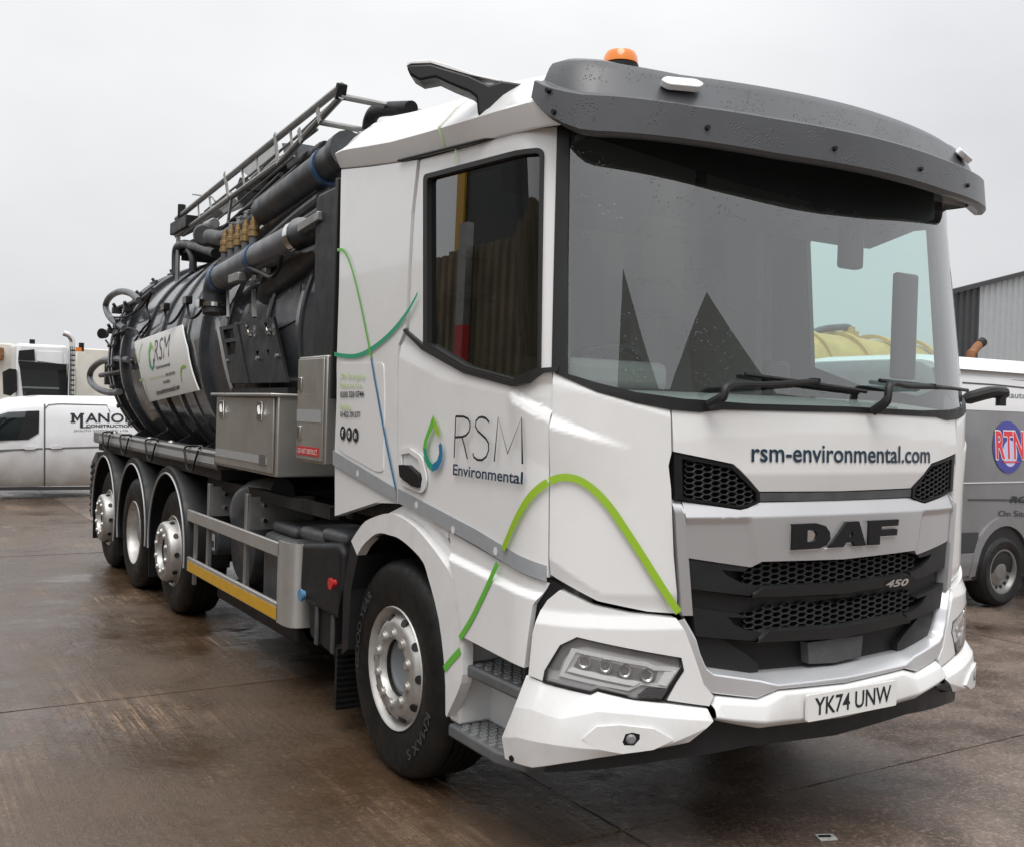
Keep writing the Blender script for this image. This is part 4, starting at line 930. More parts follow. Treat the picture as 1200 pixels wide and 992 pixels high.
for sd in (-1, 1):
    fw, fo = wheel(1.647, sd, 'front')
    if sd < 0:
        PO = Polar(fo)
        for tx, a0, rr, da in (('GOOD YEAR', 2.62, .405, -.95), ('KMAX S', 3.85+PI*0, .405, -.62)):
            pass
        def arc_text(tx, a_start, a_end, r0, r1, flip):
            V_, F_ = textmesh(tx, .02); x0, x1 = min(v.x for v in V_), max(v.x for v in V_); y0, y1 = min(v.y for v in V_), max(v.y for v in V_)
            out = [PO.ev(a_start+(a_end-a_start)*(v.x-x0)/(x1-x0), (r0+(r1-r0)*(v.y-y0)/(y1-y0)), .0205) for v in V_]
            addsub(fw, mesh('tyre_lettering', out, F_, 'rubbertext', None, 60))
        # angle 0 points to the nose, PI/2 up, PI to the tail
        arc_text('GOOD YEAR', math.radians(192), math.radians(128), .385, .432, 0)
        arc_text('KMAX S', math.radians(-16), math.radians(-62), .432-.047, .432, 0)
    b = MB(); b.cyl((sd*1.0, 1.647, .51), (0, 1.647, .51), .09, n=12); mb(b, 'axle', 'frame')
    for yy, kd in ((5.955, 'bulge'), (7.293, 'deep'), (8.662, 'bulge')):
        wheel(yy, sd, kd, x_out=1.19 if kd == 'bulge' else 1.225)
        if kd == 'deep':
            b = MB(); R = .514; b.lathe([(.29, 0), (.45, .01), (.50, -.02), (R, -.05), (R, -.25), (.50, -.28), (.3, -.29)], (sd*.87, yy, R), (sd, 0, 0), 48); mb(b, 'inner_tyre', 'rubber')
# ---- rear mudguards with pale edging
def mudguard(yc, x0, a0, a1, ro, sd, flap=None, zc=.55):
    n = 26; V_ = []; F_ = []
    for k in range(n+1):
        t = math.radians(a0+(a1-a0)*k/n); c, s = math.cos(t), math.sin(t)
        for r_, x in ((ro-.05, x0), (ro-.002, x0), (ro+.012, x0+.03), (ro+.012, x0+.34), (ro-.008, x0+.34), (ro-.008, x0+.03), (ro-.05, x0+.02)): V_.append((x*sd*-1, yc+r_*c, zc+r_*s))
    for k in range(n):
        for j in range(7): F_.append((7*k+j, 7*k+(j+1) % 7, 7*k+7+(j+1) % 7, 7*k+7+j))
    F_ += [tuple(range(7)), tuple(range(7*n+6, 7*n-1, -1))]
    mg = own(mesh('mudguard', V_, F_, 'plastic', ang=35))
    b = MB(); pts = [((x0-.006)*sd*-1, yc+(ro-.052)*math.cos(math.radians(a0+(a1-a0)*k/n)), zc+(ro-.052)*math.sin(math.radians(a0+(a1-a0)*k/n))) for k in range(n+1)]
    b.tube(pts, .008, 6); sub_mb(mg, b, 'edging', 'decalsilver')
    return mg
for sd in (-1, 1):
    mudguard(5.955, -1.255, -8, 188, .665, sd); mudguard(7.293, -1.255, -14, 188, .665, sd); mudguard(8.662, -1.255, -8, 200, .665, sd)
    b = MB(); b.box((sd*1.24, 9.30, .22), (sd*.92, 9.32, .62)); mb(b, 'mud_flap', 'rubber')
    b = MB(); b.box((sd*1.24, 6.60, .20), (sd*.92, 6.62, .60)); mb(b, 'mud_flap', 'rubber')
    b = MB(); b.box((sd*1.24, 7.97, .20), (sd*.92, 7.99, .60)); mb(b, 'mud_flap', 'rubber')
    # front wheel flap, ribbed
    b = MB(); b.box((sd*1.21, 2.34, .13), (sd*.86, 2.37, .46)); mf = mb(b, 'mud_flap', 'rubber')
    for k in range(10):
        b = MB(); b.bar((sd*1.215, 2.335, .15+k*.031), (sd*.86, 2.335, .15+k*.031), .012, .012); sub_mb(mf, b, 'rib', 'rubber')
# rear light cluster box / underrun behind the last wheel
b = MB(); b.prism([(-1.22, 9.36, .48), (-1.22, 9.36, 1.18), (-1.22, 9.62, 1.05), (-1.22, 9.62, .42)], (.30, 0, 0)); rb_ = mb(b, 'rear_lamp_box', 'stepgrey', bev=.015)
for k in range(8):
    b = MB(); b.bar((-1.226, 9.40, .52+.075*k), (-1.226, 9.60, .50+.07*k), .01, .03); sub_mb(rb_, b, 'fin', 'plastic')
# ================================================================== chassis and side gear
for x in (-.42, .38):
    b = MB(); b.box((x, 1.9, .78), (x+.08, 9.4, 1.05)); mb(b, 'chassis_rail', 'frame')
b = MB(); b.box((-.95, 5.2, 1.06), (.95, 9.3, 1.26)); mb(b, 'subframe', 'frame')
b = MB(); b.box((-.60, 2.4, .32), (.60, 5.3, .80)); mb(b, 'gearbox_mass', 'black')  # solid mass kept wide to block light under the chassis
b = MB(); b.box((-1.20, 4.6, 1.20), (-.30, 9.3, 1.27)); mb(b, 'deck', 'frame')
# deck edge rail: pressed channel with reflective strip
b = MB(); b.prism([(-1.10, 4.56, 1.405), (-1.235, 4.56, 1.41), (-1.252, 4.56, 1.39), (-1.252, 4.56, 1.292), (-1.235, 4.56, 1.277), (-1.10, 4.56, 1.277)], (0, 4.77, 0)); dr_ = mb(b, 'deck_rail', 'railsteel', bev=.004)
b = MB(); b.box((-1.254, 4.60, 1.315), (-1.2525, 9.0, 1.365)); sub_mb(dr_, b, 'reflective_stripe', 'decalsilver')
for y0 in (5.0, 6.35, 7.45, 8.35):
    b = MB(); b.tube(smoothpath([(-1.262, y0, 1.40), (-1.268, y0+.08, 1.30), (-1.262, y0+.16, 1.24), (-1.262, y0+.30, 1.24), (-1.268, y0+.34, 1.32), (-1.262, y0+.38, 1.405), (-1.20, y0+.2, 1.42)], 4, closed=True), .008, 6); mb(b, 'tie_strap', 'black')
for y0 in (5.3, 6.2, 7.0, 7.9, 8.6):
    b = MB(); b.lathe([(.001, .018), (.022, .014), (.032, 0)], (-1.17, y0, 1.408), (0, 0, 1), 12); mb(b, 'deck_bolt', 'galv')
# big stainless locker
b = MB(); b.box((-1.25, 3.285, 1.315), (-.62, 4.565, 1.815)); bx = mb(b, 'tool_locker', 'steel', bev=.012, seg=3)
b = MB(); b.prism([(-1.253, 3.315, 1.335), (-1.253, 3.315, 1.80), (-1.253, 4.535, 1.80), (-1.253, 4.535, 1.335)], (-.014, 0, 0)); dl = sub_mb(bx, b, 'door', 'steel', bev=.005)
b = MB(); b.box((-1.30, 3.27, 1.806), (-.60, 4.58, 1.826)); sub_mb(bx, b, 'lid', 'steel', bev=.006)
for y0 in (3.56, 4.39):
    b = MB(); b.box((-1.269, y0-.05, 1.655), (-1.276, y0+.05, 1.775)); la = sub_mb(bx, b, 'latch', 'chrome', bev=.006); 
    b = MB(); b.box((-1.277, y0-.035, 1.67), (-1.279, y0+.035, 1.76)); sub_mb(bx, b, 'latch_recess', 'alloydark')
    b = MB(); b.bar((-1.284, y0-.02, 1.69), (-1.284, y0+.02, 1.745), .012, .012); sub_mb(bx, b, 'latch_handle', 'chrome')
b = MB(); b.box((-1.2685, 3.40, 1.385), (-1.271, 4.52, 1.435)); sub_mb(bx, b, 'reflective_stripe', 'decalsilver')
b = MB(); b.box((-1.2685, 3.42, 1.378), (-1.2725, 3.55, 1.445)); sub_mb(bx, b, 'inspection_tag', 'alloydark')
# tall narrow stainless locker behind the cab
b = MB(); b.box((-1.225, 2.56, 1.435), (-.85, 3.0, 2.04)); tx_ = mb(b, 'tall_locker', 'steel', bev=.008)
b = MB(); b.box((-1.226, 2.58, 1.45), (-1.236, 2.985, 2.025)); sub_mb(tx_, b, 'door', 'steel', bev=.004)
for z0 in (1.60, 1.88):
    b = MB(); b.box((-1.237, 2.905, z0-.04), (-1.246, 2.955, z0+.04)); sub_mb(tx_, b, 'latch', 'chrome', bev=.004)
b = MB(); b.box((-1.237, 2.60, 1.665), (-1.2385, 2.98, 1.735)); sub_mb(tx_, b, 'reflective_stripe', 'decalsilver')
b = MB(); b.box((-1.237, 2.62, 1.475), (-1.2385, 2.96, 1.525)); sub_mb(tx_, b, 'warning_label', 'red')
own(lettering('warning_text', 'DO NOT OBSTRUCT', 'plate', None, Plane((-1.2395, 2.94, 1.485), (0, -1, 0), (0, 0, 1)), (0, 0), (.30, 0), (0, .028), px=False, off=.0006))
b = MB(); b.box((-1.16, 2.46, 1.22), (-.5, 2.56, 2.0)); mb(b, 'cab_rear_bracket', 'frame')
# black upright panel behind the cab
b = MB(); b.prism([(-1.20, 2.47, 2.98), (-1.20, 2.84, 2.975), (-1.20, 2.875, 2.90), (-1.20, 2.86, 2.02), (-1.20, 2.83, 1.90), (-1.20, 2.73, 1.845), (-1.20, 2.47, 1.82)], (.16, 0, 0)); ap = mb(b, 'air_intake_panel', 'plastic', bev=.02, seg=3)
b = MB(); b.box((-1.232, 2.468, 1.80), (-1.10, 2.50, 3.0)); sub_mb(ap, b, 'edge_strip', 'seal', bev=.006)
# side guard: two rails, curved front post, uprights
b = MB(); b.prism([(-1.252, 3.19, .925), (-1.252, 3.19, .838), (-1.225, 3.19, .838), (-1.225, 3.19, .925)], (0, 2.12, 0)); gd = mb(b, 'side_guard', 'guard', bev=.006)
b = MB(); b.prism([(-1.252, 3.19, .560), (-1.252, 3.19, .45), (-1.225, 3.19, .45), (-1.225, 3.19, .560)], (0, 2.10, 0)); lr = sub_mb(gd, b, 'lower_rail', 'guard', bev=.006)
b = MB(); b.box((-1.2525, 3.21, .458), (-1.2545, 5.26, .532)); sub_mb(gd, b, 'yellow_tape', 'yellowtape')
V_ = []; F_ = []
arcp = [(-1.252, 3.205), (-1.252, 3.10), (-1.246, 3.05), (-1.232, 3.01), (-1.205, 2.985), (-1.16, 2.975), (-1.05, 2.975)]
b = MB(); outl = [(x, y) for x, y in arcp]+[(x+.022, y+.022) for x, y in reversed(arcp)]
b.prism([(x, y, .445) for x, y in outl], (0, 0, .495)); sub_mb(gd, b, 'corner_post', 'guard', ang=50)
for y0 in (4.85, 3.95):
    b = MB(); b.box((-1.222, y0-.025, .47), (-1.19, y0+.025, 1.16)); b2 = sub_mb(gd, b, 'upright', 'galv', bev=.004)
    b = MB(); b.box((-1.20, y0-.03, .92), (-.75, y0-.02, 1.14)); sub_mb(gd, b, 'bracket_plate', 'galv')
    for dz in (.98, 1.08):
        b = MB(); b.cyl((-1.1, y0-.03, dz), (-1.1, y0-.045, dz), .014, n=8); sub_mb(gd, b, 'bracket_bolt', 'chrome')
b = MB(); b.bar((-1.235, 5.10, .88), (-1.22, 5.18, .36), .03, .03); sub_mb(gd, b, 'upright', 'galv')
b = MB(); b.bar((-1.1, 2.7, 1.15), (-1.1, 5.2, 1.15), .06, .07); mb(b, 'bearer', 'frame')
# dark blower / pump behind the guard
b = MB(); b.lathe([(.001, 0), (.20, 0), (.25, .03), (.26, .12), (.23, .2), (.20, .22), (.001, .22)], (-1.10, 4.45, .72), (1, 0, 0), 28); pm = mb(b, 'pump', 'greyplastic')
b = MB(); b.tube(smoothpath([(-1.0, 4.45, .75), (-1.08, 4.40, 1.0), (-1.05, 4.25, 1.12), (-.95, 4.0, 1.15)], 6), .11, 14); sub_mb(pm, b, 'pump_hose', 'hosegrey')
b = MB(); b.box((-1.15, 3.25, .45), (-.6, 3.80, .93)); tk = mb(b, 'adblue_tank', 'greyplastic', bev=.05, seg=4)
b = MB(); b.box((-1.12, 3.3, .93), (-.65, 3.72, 1.0)); sub_mb(tk, b, 'tank_lid', 'greyplastic', bev=.03, seg=3)
b = MB(); b.cyl((-1.12, 5.02, .70), (-.8, 5.02, .70), .10, n=20); fl = mb(b, 'filter_bowl', 'hosegrey', bev=.01)
b = MB(); b.box((-1.125, 4.98, .64), (-1.128, 5.06, .76)); sub_mb(fl, b, 'filter_label', 'plate')
b = MB(); b.box((-1.127, 4.995, .66), (-1.1295, 5.045, .71)); sub_mb(fl, b, 'filter_label', 'bluering')
# black battery box ahead of the guard
b = MB(); b.prism([(-1.20, 2.34, .98), (-1.20, 2.40, 1.02), (-1.20, 2.95, .96), (-1.20, 2.97, .70), (-1.20, 2.93, .62), (-1.20, 2.34, .60)], (.62, 0, 0)); bb = mb(b, 'battery_box', 'plastic', bev=.035, seg=4)
b = MB(); b.prism([(-1.17, 2.34, .61), (-1.17, 2.90, .63), (-1.17, 2.86, .42), (-1.17, 2.34, .36)], (.5, 0, 0)); sub_mb(bb, b, 'lower_tray', 'plastic', bev=.02)
for y0 in (2.48, 2.72):
    b = MB(); b.box((-1.172, y0-.02, .40), (-1.19, y0+.02, .62)); sub_mb(bb, b, 'strap', 'greyplastic', bev=.006)
b = MB(); b.box((-1.14, 2.45, .985), (-.70, 2.80, 1.06)); sub_mb(bb, b, 'lid', 'greyplastic', bev=.03, seg=3)
b = MB(); b.box((-1.14, 2.78, .95), (-.75, 3.16, 1.03)); sub_mb(bb, b, 'lid', 'greyplastic', bev=.03, seg=3)
b = MB(); b.cyl((-1.20, 2.42, .80), (-1.222, 2.42, .80), .022, .02, 12); b.cyl((-1.222, 2.42, .80), (-1.232, 2.42, .80), .032, n=12); sub_mb(bb, b, 'isolator_key', 'red')
b = MB(); b.cyl((-1.18, 2.88, .66), (-1.215, 2.88, .66), .028, .026, 14); b.cyl((-1.215, 2.88, .66), (-1.228, 2.88, .66), .036, n=14); sub_mb(bb, b, 'filler_cap', 'bluecap')
b = MB(); b.lathe([(.001, 0), (.20, 0), (.24, .04), (.25, .30), (.24, .34)], (-.85, 3.3, .42), (0, 1, 0), 24); mb(b, 'air_tank', 'black')
# cable loops under the cab
for k in range(3):
    b = MB(); b.tube(smoothpath([(-.9+.1*k, 2.46, 1.6), (-.95+.1*k, 2.6, 1.2), (-.85, 2.9, 1.1+.03*k), (-.6, 3.2, 1.15)], 6), .016, 6); mb(b, 'cable', 'black')

b = MB(); b.box((.62, 2.45, .24), (1.18, 4.72, 1.02)); mb(b, 'light_block_box', 'alloydark', bev=.08, seg=4)  # unseen far-side box, added to block light from beyond the lorry
b = MB(); b.box((.55, 4.75, .26), (1.15, 5.3, 1.0)); mb(b, 'light_block_rear_box', 'frame', bev=.05)  # second added box, closes the bright gap behind the first
b = MB(); b.box((1.21, 3.0, .45), (1.24, 5.2, .56)); fg = mb(b, 'far_side_guard', 'guard', bev=.006)  # unseen far rails, added with the boxes to block light
b = MB(); b.box((1.21, 3.0, .83), (1.24, 5.2, .92)); sub_mb(fg, b, 'upper_rail', 'guard', bev=.006)
for y0 in (5.955, 7.293, 8.662):
    b = MB(); b.cyl((-1.0, y0, .51), (1.0, y0, .51), .11, n=14); b.lathe([(.001, -.22), (.16, -.2), (.24, -.08), (.24, .08), (.16, .2), (.001, .22)], (0, y0, .53), (1, 0, 0), 20); mb(b, 'rear_axle', 'frame')
b = MB(); b.box((-.70, 5.2, .62), (.70, 9.2, .80)); mb(b, 'underbody_mass', 'black')  # solid underbody filler, added to block light between the axles

b = MB(); b.box((-1.08, 3.30, .27), (-.50, 5.05, .40)); mb(b, 'pump_tray', 'frame', bev=.015)
# ================================================================== tank body
TZ, TRD = 2.2, 1.05
TC = Cyl(TZ, TRD)
b = MB(); b.lathe([(.001, 3.02), (.45, 3.04), (.80, 3.12), (.98, 3.24), (TRD, 3.40), (TRD, 9.30), (1.0, 9.36), (.7, 9.52), (.35, 9.60), (.001, 9.62)], (0, 0, TZ), (0, 1, 0), 96)
tank = mb(b, 'tank', 'tank', ang=30)
def ringrib(y0, y1, dr, mat='tankrib', name='tank_rib'):
    b = MB(); e = min(.012, (y1-y0)/4); r0 = TRD-.01
    b.lathe([(r0, y0), (TRD+dr-e, y0), (TRD+dr, y0+e), (TRD+dr, y1-e), (TRD+dr-e, y1), (r0, y1)], (0, 0, TZ), (0, 1, 0), 96); return sub_mb(tank, b, name, mat, ang=40)
ringrib(9.34, 9.42, .06, name='door_flange'); ringrib(9.20, 9.28, .055, name='door_flange')
ringrib(8.72, 8.80, .055); 
for y0 in (7.8, 7.15): ringrib(y0, y0+.05, .03)
ringrib(5.62, 6.40, .055, name='tank_band'); ringrib(6.38, 6.46, .075); ringrib(5.56, 5.64, .075); ringrib(5.98, 6.04, .066)
ringrib(5.0, 5.06, .03); ringrib(4.05, 4.11, .03); ringrib(3.42, 3.50, .03)
# clamps round the rear door flange
for k in range(14):
    t = math.radians(-50+k*11.5); p_ = Vector((-(TRD+.05)*math.cos(t), 9.23, TZ+(TRD+.05)*math.sin(t))); n_ = Vector((-math.cos(t), 0, math.sin(t)))
    b = MB(); b.bar(p_-Vector((0, .09, 0)), p_+Vector((0, .17, 0)), .03, .05, n_); b.cyl(p_+n_*.02, p_+n_*.06, .018, n=8); sub_mb(tank, b, 'door_clamp', 'tankrib')
# printed side panel
SG = Cyl(TZ, TRD+.090)
sg = own(panel('sign_panel', [(157.5, 400.5), (213, 380.5), (219, 408), (232.5, 457.5), (175.5, 471), (163, 430)], 'plate', None, surf=SG, th=.012, step=(.2, .06)))
addsub(sg, lettering('sign_lettering', 'RSM', 'ink', None, SG, (181, 424.5), (198, 418), (182, 399), off=.003, bold=-.012))
addsub(sg, lettering('sign_lettering', 'Environmental', 'navy', None, SG, (183.5, 433), (199.5, 428.5), (183, 429), off=.003, bold=.02, ref='Envirom'))
addsub(sg, lettering('sign_lettering', '24hr Emergency Response', 'paleink', None, SG, (176.5, 446), (193, 441.5), (176, 443), off=.003, bold=.02))
addsub(sg, lettering('sign_lettering', '0330 320 0744', 'ink', None, SG, (194.5, 441.5), (205.5, 438.5), (194, 438), off=.003, bold=.03))
addsub(sg, lettering('sign_lettering', '01422', 'ink', None, SG, (192, 450), (199.5, 448), (191.5, 446.5), off=.003, bold=.03))
addsub(sg, lettering('sign_lettering', 'rsm-environmental.com', 'ink', None, SG, (184, 463.5), (210.5, 456.5), (183.5, 459), off=.003, bold=.03, ref='rsmenvo'))
for L2, mt in (([(176.5, 400), (174, 412), (174.5, 420), (176, 420), (176, 412), (178, 406)], 'greenink'), ([(174.5, 420), (175.5, 430), (179, 434.5), (179, 431), (177, 427), (176, 420)], 'tealink'), ([(179, 434.5), (181, 430), (180.5, 420), (179.5, 421), (179.8, 428), (179, 431)], 'blueink'), ([(176.5, 400), (178, 406), (180, 413), (179.5, 406)], 'limeink')):
    addsub(sg, decal('drop_logo', [L2], mt, None, SG, off=.003))
addsub(sg, ribbon('green_line', [(159, 412), (163, 424), (164, 412), (167, 402)], .018, 'paleink', None, surf=SG, off=.003))
addsub(sg, ribbon('green_line', [(164, 446), (169, 445), (172, 458), (176, 470)], .018, 'paleink', None, surf=SG, off=.003))
addsub(sg, ribbon('green_line', [(213.5, 448), (212, 436), (214, 430), (218, 430)], .022, 'limeink', None, surf=SG, off=.003))
# strap with printing
sp = own(ribbon('ratchet_strap', [(254, 371), (258, 395), (262, 420), (268, 445), (274, 462)], .075, 'decalsilver', None, surf=Cyl(TZ, TRD+.08), off=.0))
# ---- hoses and fittings at the tail
def ptube(name, pts, x, r, mat, n=10, sm=5, parent=None):
    b = MB(); q = [onx(p[0], p[1], p[2] if len(p) > 2 else x) for p in pts]; b.tube(smoothpath(q, sm) if sm else q, r, n); o = b.build(name, mat, None); 
    if parent: o.parent = parent; return o
    return own(o)
ptube('tail_hose', [(163, 352), (152, 343.5), (140, 342), (129, 348), (124, 358), (127, 369), (135, 378), (146, 385)], -1.06, .036, 'hosegrey')
ptube('tail_hose', [(152, 422), (135, 421), (118, 424), (107, 434), (106, 446), (114, 455), (128, 460), (140, 459)], -1.06, .038, 'hosegrey')
ptube('tail_hose', [(118, 440, -1.1), (130, 438, -1.1), (143, 436, -1.05)], -1.06, .028, 'pipe')
ptube('tail_pipe', [(139, 361), (150, 357), (165, 352), (180, 340)], -1.02, .025, 'pipe')
ptube('cable', [(130, 372), (148, 371), (165, 360), (178, 343)], -1.05, .012, 'black', 6)
ptube('cable', [(176, 380), (165, 395), (160, 388), (150, 385), (142, 395), (138, 405)], -1.08, .012, 'black', 6)
ptube('cable', [(178, 342), (172, 360), (176, 375), (168, 385), (158, 400)], -1.06, .012, 'black', 6)
p_ = onx(119, 391, -1.12); b = MB(); b.cyl(p_, p_+Vector((.05, .05, 0)), .06, .05, 16); tl = mb(b, 'work_lamp', 'black')
ptube('cable', [(124, 399), (130, 406), (136, 404), (133, 394), (140, 390)], -1.08, .012, 'black', 6)
for (u_, v_, s_) in ((137, 364, .05), (150, 362, .045), (131, 388, .045), (140, 382, .05), (146, 396, .04), (146, 424, .045), (158, 430, .04)):
    p_ = onx(u_, v_, -1.05); b = MB(); b.box(p_-Vector((s_, s_*.8, s_*.7)), p_+Vector((s_, s_*.8, s_*.7))); b.cyl(p_, p_+Vector((-.05, -.05, .07)), .02, n=8); mb(b, 'valve_block', 'pipe', bev=.012)
b = MB(); q0 = onx(124, 437, -1.0); b.box(q0+Vector((0, 0, -.14)), q0+Vector((.25, .10, .16))); mb(b, 'control_box', 'pipe', bev=.01)
# sill brackets under tank
for y0 in (9.1, 8.2, 7.2, 6.2, 5.2):
    b = MB(); b.prism([(-1.0, y0-.03, 1.26), (-1.0, y0-.03, 1.30), (-.72, y0-.03, 1.46), (-.50, y0-.03, 1.36), (-.50, y0-.03, 1.26)], (0, .06, 0)); mb(b, 'tank_saddle', 'tankrib')
# work lamps on wire brackets
for (u_, v_) in ((193, 360), (219, 352)):
    p_ = onx(u_, v_, -1.16); b = MB(); b.box(p_+Vector((-.02, -.07, -.035)), p_+Vector((.03, .07, .035))); wl = mb(b, 'work_lamp', 'black', bev=.01)
    b = MB(); q_ = [p_+Vector((.0, -.02, -.04)), p_+Vector((.0, -.12, -.15)), p_+Vector((.02, -.30, -.13)), p_+Vector((.08, -.36, .0))]; b.tube(smoothpath(q_, 4), .012, 6); sub_mb(wl, b, 'bracket', 'black')
    b = MB(); b.box(p_+Vector((-.024, -.055, -.026)), p_+Vector((-.0205, .055, .026))); sub_mb(wl, b, 'lens', 'alloydark')
# ---- suction pipework over the flank
sl_ = ptube('suction_hose', [(352, 277), (330, 289), (302, 303), (275, 318), (258, 327)], -1.13, .098, 'hosegrey', 18, 3)
ptube('suction_elbow', [(262, 325), (256, 330), (253, 340), (252.5, 352), (252.5, 368)], -1.13, .098, 'pipe', 18, 4)
for a_, c_ in (((300, 304.3), (304, 302)), ((257, 327.5), (261, 325.5))):
    b = MB(); b.cyl(onx(*a_, -1.13), onx(*c_, -1.13), .106, n=20); mb(b, 'hose_band', 'bluering')
b = MB(); b.cyl(onx(350, 278, -1.13), onx(355, 275.3, -1.13), .108, n=20); mb(b, 'hose_clamp', 'chrome')
b = MB(); q0 = onx(252.5, 360, -1.13); b.cyl(q0, q0+Vector((0, 0, .03)), .112, n=20); b.box(q0+Vector((-.135, -.04, -.01)), q0+Vector((-.10, .06, .05))); mb(b, 'hose_clamp', 'chrome')
b = MB(); b.bar(onx(353, 268, -1.2), onx(377, 253, -1.2), .05, .05); mb(b, 'stay_bar', 'galv', bev=.004)
ptube('suction_inner_pipe', [(354, 277), (378, 264)], -1.10, .08, 'black', 14, 0)
ptube('discharge_elbow', [(378, 283), (365, 298), (350, 312), (334, 325), (322, 337), (318, 352)], -.98, .105, 'pipe', 16, 4)
vp = ptube('vent_pipe', [(409, 176), (398, 184.5), (375, 202), (345, 224), (312, 248)], -.98, [.12]*4+[.108]*13, 'pipe', 18, 4)
ptube('vent_pipe', [(314, 247), (296, 259), (278, 270), (262, 279), (246, 277)], -.9, .062, 'pipe', 14, 4)
b = MB(); b.cyl(onx(383.5, 197, -.98), onx(387, 194.6, -.98), .122, n=20); mb(b, 'hose_band', 'bluering')
ptube('hydraulic_pipe', [(378, 233), (350, 254), (325, 275), (305, 290), (292, 298)], -1.0, .045, 'pipe', 10, 4)
ptube('hydraulic_pipe', [(378, 247), (345, 268), (322, 280), (312, 292)], -1.04, .035, 'pipe', 10, 4)
ptube('hydraulic_pipe', [(378, 220), (350, 240), (322, 262), (300, 280), (285, 290)], -.95, .05, 'tankrib', 10, 4)
ptube('cable', [(330, 300), (326, 316), (318, 325), (306, 320), (290, 313)], -1.2, .014, 'black', 6)
b = MB(); q0 = onx(278, 326, -1.2); b.box(q0+Vector((-.03, -.12, -.03)), q0+Vector((.03, .12, .03))); mb(b, 'pipe_saddle', 'galv', bev=.006)
for (u_, vb, vt, k) in ((263, 303, 270, 1), (270.5, 299, 265, .95), (278.5, 295, 263, .95), (287.5, 290, 258.5, 1.05), (297, 284, 254, 1.15)):
    base = onx(u_, vb, -1.06); top = onx(u_, vt, -1.06); h_ = top.z-base.z
    b = MB(); b.lathe([(.030*k, h_*.2), (.036*k, h_*.22), (.036*k, h_*.36), (.031*k, h_*.37), (.031*k, h_*.46), (.036*k, h_*.47), (.036*k, h_*.60), (.024*k, h_*.63), (.024*k, h_*.82), (.018, h_*.84), (.016, h_), (.001, h_)], base, (0, 0, 1), 14); vl = mb(b, 'brass_valve', 'brass')
    b = MB(); b.cyl(base-Vector((0, 0, .06)), base+Vector((0, 0, h_*.22)), .027*k, n=12); sub_mb(vl, b, 'valve_stem', 'hosegrey')
b = MB(); b.bar(onx(258, 312, -1.06), onx(302, 288, -1.06), .05, .05); mb(b, 'valve_manifold', 'pipe')
# paler patch on the tank front: a glint put into the colour
own(panel('tank_glint_patch', [(324, 352), (352, 333), (353, 372), (325, 386)], 'hosegrey', None, surf=Cyl(TZ, TRD+.01), th=.012, step=(.2, .1)))
b = MB(); b.bar(onx(297, 340, -1.09), onx(298, 372, -1.12), .03, .02); mb(b, 'sight_tube', 'galv')
b = MB(); b.bar(onx(267, 336, -1.12), onx(267, 372, -1.14), .02, .02); mb(b, 'stay_bar', 'galv')
# black perforated hose-carrier plate
HP = Plane((-1.17, 4.0, 1.9), (0, 1, 0), (.10, 0, 1))
hp_ = own(panel('carrier_plate', [(278, 380.5), (320, 371.5), (336, 448), (290, 449), (272, 449.5)], 'black', None, surf=HP, th=.02, step=(0, 0), holes=[[(299.5, 412), (303.5, 411), (302, 420)], [(312, 410), (315, 409.5), (316, 419)]]))
addsub(hp_, panel('carrier_frame', [(257.5, 383.5), (279, 379.5), (292, 449), (271, 449.5)], 'black', None, surf=HP, th=.03, off=.006, step=(0, 0), holes=[[(262, 387), (274, 385), (276, 396), (264.5, 398)], [(265.5, 402), (277, 400), (280, 414), (268, 417)]]))
for (u_, v_) in ((295, 390), (317, 388)):
    q_ = HP.hit(u_, v_); p_ = HP.ev(*q_, 0); b = MB(); b.bar(p_+Vector((-.02, -.03, -.03)), p_+Vector((-.03, .03, .05)), .02, .015); b.cyl(p_, p_+Vector((-.03, 0, 0)), .022, n=10); addsub(hp_, b.build('wing_bolt', 'chrome'))
for (u_, v_) in ((303, 420), (326, 417), (268, 423)):
    q_ = HP.hit(u_, v_); p_ = HP.ev(*q_, 0); b = MB(); b.cyl(p_, p_+Vector((-.02, 0, 0)), .014, n=8); addsub(hp_, b.build('plate_bolt', 'galv'))
b = MB(); b.bar((-1.12, 3.4, 1.84), (-1.12, 4.6, 1.84), .05, .05); addsub(hp_, b.build('support_bar', 'black'))
for y0 in (3.45, 4.45):
    b = MB(); b.bar((-1.12, y0, 1.3), (-1.12, y0, 1.90), .05, .05); addsub(hp_, b.build('support_leg', 'black'))
# ---- roof walkway and folding handrails
gx = -.72
hr = ptube('handrail', [(207, 257), (300, 182), (401, 101)], gx, .026, 'galv', 8, 0)
ptube('lower_rail', [(207, 277), (330, 189), (400, 113)], gx, .024, 'galv', 8, 0, parent=None)
ptube('tie_rod', [(238, 259), (300, 207), (372, 152)], gx+.03, .010, 'galv', 6, 0)
ptube('tie_rod', [(240, 248), (310, 192), (384, 131)], gx+.03, .010, 'galv', 6, 0)
ptube('tie_rod', [(226, 228), (248, 231), (252, 236)], gx, .008, 'galv', 6, 0)
b = MB(); b.bar(onx(401, 98, gx), onx(398, 117, gx), .07, .05); mb(b, 'hinge_bracket', 'black', bev=.01)
for (a_, dx) in (((399, 113), 1.5), ((373, 143), 1.5)):
    q0 = onx(*a_, gx); b = MB(); b.cyl(q0, q0+Vector((dx, 0, -.0)), .022, n=10); mb(b, 'cross_rail', 'galv')
for u0, v0, u1, v1 in ((322, 157, 326, 192), (263, 203, 268, 232), (372, 128, 375, 144), (350, 152, 353, 167)):
    b = MB(); b.bar(onx(u0, v0, gx-.02), onx(u1, v1, gx-.02), .045, .012, (1, 0, 0)); mb(b, 'rail_bracket', 'galv')
